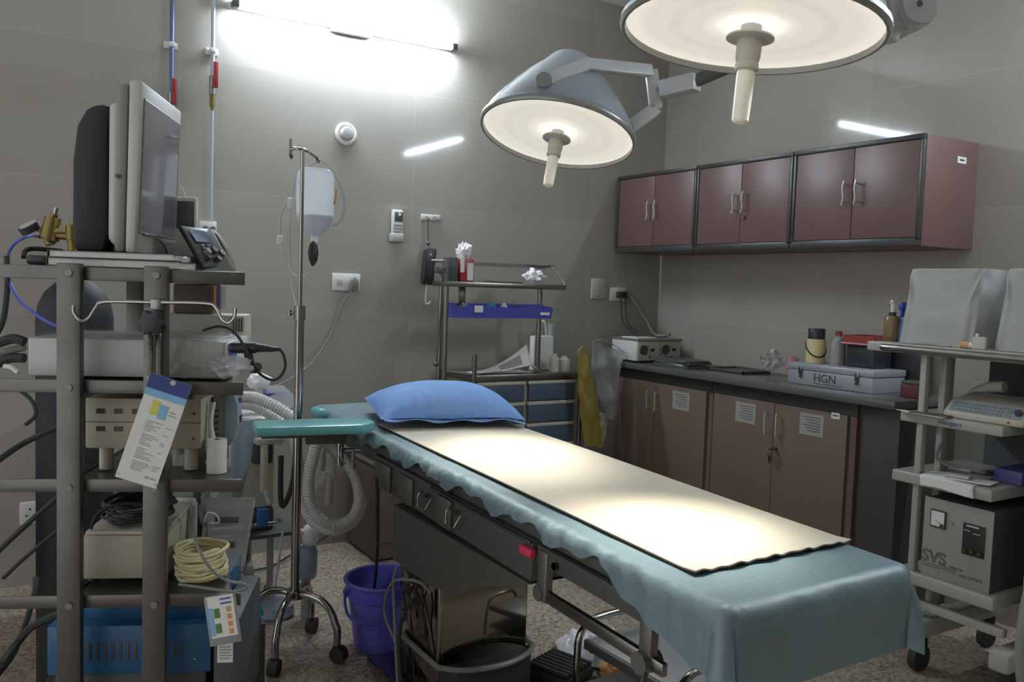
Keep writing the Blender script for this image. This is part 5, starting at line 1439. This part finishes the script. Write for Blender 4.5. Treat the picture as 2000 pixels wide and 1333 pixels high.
# steel toolbox
ya, yc = at(1543, 748, Z=ZW).y, at(1718, 768, Z=ZW).y
TX0 = at(1543, 748, Z=ZW).x
TM = Matrix.Translation(V((TX0-.01, 0, ZW)))
y0b, y1b = 2.40, 2.88
tx = thing('toolbox', 'grey steel box with two latches on the worktop, marked in black', 'toolbox', (TX0+.12, 2.68, ZW))
MB().bx(TX0, TX0+.24, y0b, y1b, ZW+.0006, ZW+.072, .004).build('body', 'toolbox', tx)
MB().bx(TX0-.004, TX0+.244, y0b-.004, y1b+.004, ZW+.073, ZW+.105, .006).build('lid', 'toolbox', tx)
for y in (y0b+.08, y1b-.08):
    l_ = MB().bx(TX0-.010, TX0-.003, y-.010, y+.010, ZW+.052, ZW+.09, .003).build('latch', 'chrome', tx)
    MB().bx(TX0-.012, TX0-.001, y-.006, y+.006, ZW+.034, ZW+.052, .002).build('latch_hook', 'charcoal', l_)
text_part('HGN', 'painted_word', 'ink', tx, face_mat((TX0-.0008, (y0b+y1b)/2+.02, ZW+.040), (0, -1, 0), (0, 0, 1)), .058)
b = MB(); b.bx(TX0-.001, TX0, (y0b+y1b)/2-.08, (y0b+y1b)/2+.08, ZW+.012, ZW+.015); b.build('painted_line', 'ink', tx)
ZL = ZW+.1058
# bottles and box on the toolbox
t = thing('flask', 'cream container with black top and strap on the toolbox', 'flask', (TX0+.10, 2.80, ZL))
FT = TR(TX0+.10, 2.80, ZL)
MB(FT).lathe([(0, 0), (.046, 0), (.046, .11), (.042, .118), (0, .118)], n=26).build('body', 'flask_cream', t)
MB(FT).lathe([(0, .118), (.040, .118), (.041, .165), (.038, .17), (0, .17)], n=26).build('cap', 'black_plastic', t)
b = MB(FT); b.tube([(.047*math.cos(q), .047*math.sin(q), .03+.045*(1+math.cos(q-1))) for q in [2*PI*k/12 for k in range(12)]], .004, closed=True, n=6, k=3); b.build('strap', 'black_rubber', t)
t = thing('bottle', 'clear grey bottle with red cap on the toolbox', 'bottle', (TX0+.12, 2.685, ZL))
BT_ = TR(TX0+.12, 2.685, ZL)
MB(BT_).lathe([(0, 0), (.036, 0), (.037, .01), (.036, .10), (.026, .125), (.014, .135), (.014, .142), (0, .142)], n=24).build('body', 'grey_plastic', t)
MB(BT_).lathe([(0, .142), (.016, .142), (.016, .165), (0, .165)], n=18).build('cap', 'red_paint', t)
t = thing('case', 'black case standing behind the toolbox on the worktop', 'case', (TX0+.30, 2.45, ZW))
MB().bx(TX0+.13, TX0+.27, 2.30, 2.62, ZL+.0, ZL+.11, .006).build('body', 'black_plastic', t) if False else MB().bx(TX0+.258, TX0+.255+.06, 2.32, 2.62, ZW+.0006, ZW+.20, .006).build('body', 'black_plastic', t)
tag(MB().bx(TX0+.10, TX0+.24, 2.475, 2.625, ZL+.0006, ZL+.105, .006).build('carton', 'black_plastic'), 'black carton on the toolbox lid under the red tray', 'carton')
t = thing('red_tray', 'red plastic tray lying on the black carton', 'tray', (TX0+.17, 2.55, ZL+.107))
b = MB(); z_ = ZL+.1068; b.bx(TX0+.08, TX0+.25, 2.46, 2.63, z_, z_+.005, .002); b.bx(TX0+.078, TX0+.084, 2.46, 2.63, z_, z_+.045); b.bx(TX0+.246, TX0+.252, 2.46, 2.63, z_, z_+.045); b.bx(TX0+.08, TX0+.25, 2.46, 2.466, z_, z_+.045); b.bx(TX0+.08, TX0+.25, 2.624, 2.63, z_, z_+.045); b.build('tray', 'red_tray', t)
b = MB(); b.bx(TX0+.070, TX0+.079, 2.455, 2.635, z_+.002, z_+.010, .002); b.build('lip', 'pink', t)
t = thing('red_box', 'dark red box at the near end of the worktop', 'box', (3.42, 2.33, ZW))
MB().bx(3.47, 3.56, 2.21, 2.30, ZW+.0006, ZW+.06, .004).build('body', 'dark_red', t)
MB().bx(3.472, 3.558, 2.212, 2.298, ZW+.0602, ZW+.075, .003).build('lid', 'charcoal', t)

# ------------------------------------------------------------------ white monitor trolley on the right
mt_ = thing('monitor_trolley', 'white shelved monitor trolley at the right edge of the picture', 'trolley', (3.2, 1.72, 0))
TXF = 2.95
def shelf(x0, x1, y0, y1, z, th): return MB().bx(x0, x1, y0, y1, z-th, z, .006, seg=3).build('shelf', 'trolley_white', mt_)
top = shelf(TXF, 3.50, 1.20, 2.11, 1.23, .036)
b = MB(); b.tube([(TXF-.004, 2.02, 1.212), (TXF-.02, 2.0, 1.212), (TXF-.022, 1.7, 1.212), (TXF-.022, 1.22, 1.212)], .014, n=12); b.build('front_rail', 'steel', mt_)
s2 = shelf(TXF, 3.42, 1.563, 1.948, .974, .036)
s3 = shelf(TXF, 3.42, 1.585, 1.968, .748, .042)
s4 = shelf(TXF, 3.44, 1.555, 1.94, .375, .046)
text_part('Allengers', 'printed_word', 'ink_blue', s2, face_mat((TXF-.0006, 1.752, .957), (0, -1, 0), (0, 0, 1)), .024)
for y0, y1 in ((1.862, 1.888), (1.462, 1.49)):
    MB().bx(TXF+.055 if y0 < 1.7 else TXF+.012, 3.36, y0, y1, .10, 1.195, .006).build('side_panel', 'trolley_white', mt_) if y0 < 1.7 else [MB().bx(a_, c_, y0, y1, .20, 1.195, .006).build('side_post', 'trolley_white', mt_) for a_, c_ in ((TXF+.012, TXF+.045), (3.09, 3.15))]
MB().bx(3.425, 3.437, 1.495, 1.885, .38, 1.19, .003).build('added_dark_panel', 'charcoal', mt_)  # added sheet, put in to darken the view behind the shelves
MB().bx(TXF+.03, TXF+.06, 1.53, 1.87, .235, .268, .005).build('base_bar', 'trolley_white', mt_)
for y in (1.48, 1.80):
    f = MB().bx(TXF-.02, 3.52, y, y+.07, .135, .205, .01).build('base_foot', 'trolley_white', mt_)
    for x in (TXF+.04, 3.45):
        c = MB(); c.cyl((x, y+.02, .05), (x, y+.05, .05), .05, n=20); c.bx(x-.02, x+.02, y+.012, y+.058, .08, .136, .005); c.build('castor', 'black_rubber', f)
# covered monitors
def covered(label, yc, par=None):
    t = thing('covered_monitor', label, 'monitor', (3.13, yc, 1.231), 'monitors under white covers')
    x0, x1 = TXF+.03, TXF+.33
    def f(u, v):
        # u around, v from hem to crown
        a = 2*PI*u
        sx = abs(math.cos(a))**.22*(1 if math.cos(a) > 0 else -1); sy = abs(math.sin(a))**.22*(1 if math.sin(a) > 0 else -1)
        k = 1-.045*v if v < .93 else (1-.045*.93)*(1-((v-.93)/.07)**2*.985)
        hz = min(v/.93, 1)
        z = 1.2315+.285*hz+(.004*(v-.93)/.07 if v > .93 else 0)
        w_ = .004*noise.noise(V((sx*2.5, sy*2.5, v*5+yc)))+.006*(1-hz)*math.sin(a*9)*.5
        lean = .045*hz
        cr = 0
        if sx < -.9 and hz > .5:
            q_ = (1-abs(sy))-(1-hz)*.55
            cr = -.009*math.exp(-(q_/.05)**2)*min(1, (hz-.5)*4)
        return ((x0+x1)/2+lean+(x1-x0)/2*sx*k+w_+cr, yc+.152*sy*k+w_, z+.004*noise.noise(V((sx, sy, 7+yc)))*hz)
    b = MB(); b.grid(f, 120, 44)
    bmesh.ops.remove_doubles(b.bm, verts=b.bm.verts[:], dist=.0005)
    b.build('cloth_cover', 'cover_cloth', t, ang=50)
    b = MB(); b.bx(x0-.001, x0+.012, yc-.10, yc+.06, 1.29, 1.296, .002)
    return t
covered('left monitor under a white cloth cover on the trolley top', 1.856)
covered('right monitor under a white cloth cover, cut by the picture edge', 1.49)
# on the top shelf
t = thing('pump_bottle', 'brown bottle with white pump at the left end of the trolley top', 'bottle', (3.07, 2.085, 1.2305))
PB = TR(TXF+.12, 2.087, 1.2305)
MB(PB).lathe([(0, 0), (.028, 0), (.031, .008), (.031, .085), (.024, .098), (.012, .102), (.012, .106), (0, .106)], n=24).build('body', 'bottle_brown', t)
MB(PB).lathe([(0, .103), (.014, .103), (.014, .115), (0, .115)], n=16).build('collar', 'black_plastic', t)
b = MB(PB); b.cyl((0, 0, .115), (0, 0, .15), .008); b.tube([(0, 0, .15), (-.012, -.004, .158), (-.026, -.008, .152)], .006); b.build('pump', 'white_plastic', t)
t = thing('spray_bottle', 'blue spray bottle beside the brown pump bottle', 'bottle', (3.1, 2.05, 1.2305))
SB = TR(TXF+.14, 2.045, 1.2305)
MB(SB).lathe([(0, 0), (.022, 0), (.024, .006), (.024, .05), (.017, .085), (.012, .10), (0, .10)], n=22).build('body', 'bottle_blue', t)
b = MB(SB); b.cyl((0, 0, .10), (0, 0, .125), .014); b.bx(-.035, .02, -.010, .010, .122, .155, .008); b.bx(-.03, -.022, -.005, .005, .095, .125, .003); b.build('trigger_head', 'blue_cap', t)
t = thing('tape_roll', 'yellow and white tape roll lying at the front of the trolley top', 'tape', (TXF+.02, 1.73, 1.2305))
b = MB(); b.cyl((TXF+.018, 1.738, 1.243), (TXF+.018, 1.71, 1.243), .012, n=16); b.build('yellow_end', 'orange', t)
b = MB(); b.cyl((TXF+.018, 1.71, 1.243), (TXF+.018, 1.69, 1.240), .011, .005, n=16); b.build('white_end', 'white_plastic', t)
t = thing('power_adapter', 'small cream box between the two covered monitors', 'adapter', (3.0, 1.66, 1.2305))
MB().bx(TXF+.012, TXF+.027, 1.650, 1.698, 1.2306, 1.275, .004).build('body', 'cream_plastic', t)
MB().cyl((TXF+.02, 1.685, 1.275), (TXF+.02, 1.685, 1.287), .006, n=12).build('cap', 'white_plastic', t)
b = MB(); b.tube([(TXF+.012, 1.93, 1.234), (TXF+.008, 1.88, 1.236), (TXF+.012, 1.82, 1.234), (TXF+.006, 1.77, 1.236)], .0035)
tag(b.build('cord', 'grey_plastic'), 'thin grey cord at the front of the left covered monitor', 'cord')
t = thing('bottle', 'white bottle with red cap on the right covered monitor', 'bottle', (3.2, 1.52, 1.52))
q = at(2003, 470, D=3.0)
WT = TR(3.24, 1.575, 1.5195)
MB(WT).lathe([(0, 0), (.026, 0), (.026, .05), (0, .05)], n=22).build('blue_base', 'bottle_blue', t)
MB(WT).lathe([(0, .05), (.026, .05), (.026, .125), (.02, .135), (0, .135)], n=22).build('body', 'white_plastic', t)
MB(WT).lathe([(0, .135), (.021, .135), (.021, .158), (0, .158)], n=18).build('cap', 'red_paint', t)
# keyboard unit on the second shelf
kb = thing('keypad_unit', 'cream keypad unit with grey keys on the second trolley shelf', 'keypad', (3.05, 1.66, .975))
KM = Matrix.Translation(V((TXF+.035, 0, .9752)))
b = MB(KM); b.poly([(0, 1.80, 0), (.20, 1.80, 0), (.20, 1.80, .085), (.05, 1.80, .062), (0, 1.80, .02)], (0, -.285, 0), .004); b.build('case', 'cream_plastic', kb)
def kp(u, v, off): # u along, v up the sloping face
    return KM @ V((.0+.05*v-off*.64, 1.79-.265*u, .02+.042*v+off*.77))
b = MB(); nrm = V((-.64, 0, .77))*.002
b.poly([kp(.02, .12, .0005), kp(.98, .12, .0005), kp(.98, .92, .0005), kp(.02, .92, .0005)], nrm); b.build('key_panel', 'blue_grey', kb)
b = MB()
for i in range(14):
    for j in range(3):
        u, v = .05+i*.058, .2+j*.24
        b.poly([kp(u, v, .0025), kp(u+.04, v, .0025), kp(u+.04, v+.14, .0025), kp(u, v+.14, .0025)], nrm)
b.build('keys', 'grey_plastic', kb)
b = MB(); b.cyl(kp(.93, .5, .0), kp(.93, .5, .012), .013, n=18); b.build('knob', 'charcoal', kb)
b = MB(); b.cyl(KM @ V((-.002, 1.565, .011)), KM @ V((.002, 1.565, .011)), .004, n=10); b.build('jack', 'red_paint', kb)
t = thing('handpiece', 'rounded pale handpiece behind the keypad unit', 'handpiece', (3.2, 1.80, .975))
MB().tube([(3.20, 1.835, .99), (3.21, 1.82, 1.04), (3.22, 1.77, 1.075), (3.22, 1.71, 1.085)], .022, n=14).build('grip', 'cream_plastic', t)
t = thing('notepad', 'brown notepad and white sheet at the front of the second trolley shelf', 'notepad', (TXF+.02, 1.84, .975))
MB(TR(TXF+.015, 1.825, .9745, 8)).bx(-.035, .018, -.065, .075, .002, .007, .001).build('cover', 'brown_board', t)
def sh(u, v): return (TXF-.03+.06*u, 1.76+.19*v, .9755+.001+.012*max(0, v-.75)**1.0*(1-u)*2)
MB().grid(sh, 6, 16).build('white_sheet', 'paper', t, solid=.001)
# third shelf
t = thing('patient_cable', 'grey-green cable looped on the third trolley shelf', 'cable', (3.1, 1.82, .749))
MB().tube([(TXF+.10, 1.842, .86), (TXF+.08, 1.84, .81), (TXF+.08, 1.80, .790), (TXF+.08, 1.76, .782), (TXF+.07, 1.72, .784), (TXF+.07, 1.70, .784)], .006, n=8).build('lead', 'cable_grey', t)
b = MB()
b.tube([(TXF+.10, 1.83, .80), (TXF+.09, 1.76, .79), (TXF+.10, 1.68, .785), (TXF+.16, 1.69, .782), (TXF+.3, 1.70, .757)], .006, n=8); b.build('lead', 'cable_grey', t)
MB().tube([(TXF+.11, 1.80, .785), (TXF+.12, 1.74, .780), (TXF+.15, 1.70, .77), (TXF+.25, 1.72, .757)], .006, n=8).build('lead', 'cable_grey', t)
t = thing('paper_sheets', 'white papers drooping over the front of the third trolley shelf', 'papers', (TXF+.05, 1.74, .749))
def pp(u, v):
    x = TXF+.10-.155*u; y = 1.86-.20*v-.02*u
    d = max(0, TXF-x)
    return (max(x, TXF-.010-.02*d), y, .752-d*.75-.0+.004*math.sin(v*5)+.001)
MB().grid(pp, 24, 12).build('sheet', 'paper', t, solid=.001)
MB(TR(TXF+.06, 1.71, .7545, 12)).bx(-.04, .05, -.09, .07, 0, .003).build('booklet', 'paper', t)
MB(TR(TXF+.05, 1.735, .758, 12)).bx(-.02, .02, -.04, .04, 0, .012, .004).build('clip', 'light_grey', t)
tag(MB().bx(TXF+.16, TXF+.36, 1.57, 1.67, .7495, .80, .004).build('box', 'violet'), 'flat violet box at the right of the third trolley shelf', 'box')
# stabiliser on the fourth shelf
sv = thing('voltage_stabilizer', 'cream steel power box with gauge and outlined lettering', 'power box', (3.15, 1.71, .376))
SX = TXF+.022
MB().bx(SX+.004, 3.32, 1.585, 1.838, .377, .668, .004).build('case', 'charcoal', sv)
MB().bx(SX, SX+.005, 1.583, 1.840, .376, .67, .002).build('front_panel', 'box_panel', sv)
def sf(y, z, off=.0): return V((SX-off, y, z))
b = MB().bx(SX-.006, SX, 1.752, 1.812, .565, .630, .002).build('gauge_frame', 'black_plastic', sv)
MB().bx(SX-.007, SX-.0055, 1.757, 1.807, .570, .625).build('gauge_face', 'paper', b)
g = MB(); g.cyl((SX-.008, 1.765, .575), (SX-.007, 1.765, .575), .008, n=14); g.cyl((SX-.0078, 1.766, .58), (SX-.0078, 1.79, .592), .0008, n=5); g.build('needle', 'ink', b)
MB().cyl((SX-.004, 1.730, .594), (SX, 1.730, .594), .006, n=14).build('indicator', 'grey_plastic', sv)
p = MB().bx(SX-.004, SX, 1.607, 1.688, .496, .610, .002).build('socket_panel', 'black_plastic', sv)
for y in (1.675, 1.648, 1.622): MB().cyl((SX-.012, y, .512), (SX-.003, y, .512), .007, n=14).build('terminal', 'brass', p)
b = MB(); b.bx(SX-.0048, SX-.0038, 1.63, 1.675, .598, .604); b.bx(SX-.0048, SX-.0038, 1.66, 1.682, .582, .585); b.bx(SX-.0048, SX-.0038, 1.625, 1.65, .576, .579); b.build('print', 'light_grey', p)
text_part('SVS', 'outlined_letters', 'ink', sv, face_mat((SX-.0004, 1.790, .450), (0, -1, 0), (0, 0, 1)), .062, outline=.0011)
text_part('2000 VA', 'small_print', 'ink', sv, face_mat((SX-.0004, 1.705, .432), (0, -1, 0), (0, 0, 1)), .014)
text_part('LVC SYSTEMS', 'small_print', 'ink', sv, face_mat((SX-.0004, 1.65, .413), (0, -1, 0), (0, 0, 1)), .014)
b = MB()
for dz in (0, -.009): b.tube([sf(1.832, .424+dz, .001), sf(1.765, .424+dz, .001), sf(1.752, .434+dz, .001), sf(1.735, .424+dz, .001), sf(1.70, .421+dz, .001)], .0009, n=5, k=1)
b.build('underline', 'ink', sv)
# grey hose at the right corner
tag(MB().tube([(2.97, 1.40, .60), (2.90, 1.40, .54), (2.86, 1.40, .45), (2.84, 1.40, .33), (2.845, 1.40, .22), (2.86, 1.38, .12), (2.89, 1.36, .04), (2.95, 1.32, .018), (3.1, 1.28, .018)], .016, n=12).build('grey_hose', 'grey_plastic'), 'thick grey hose curving down at the right edge of the picture', 'hose')
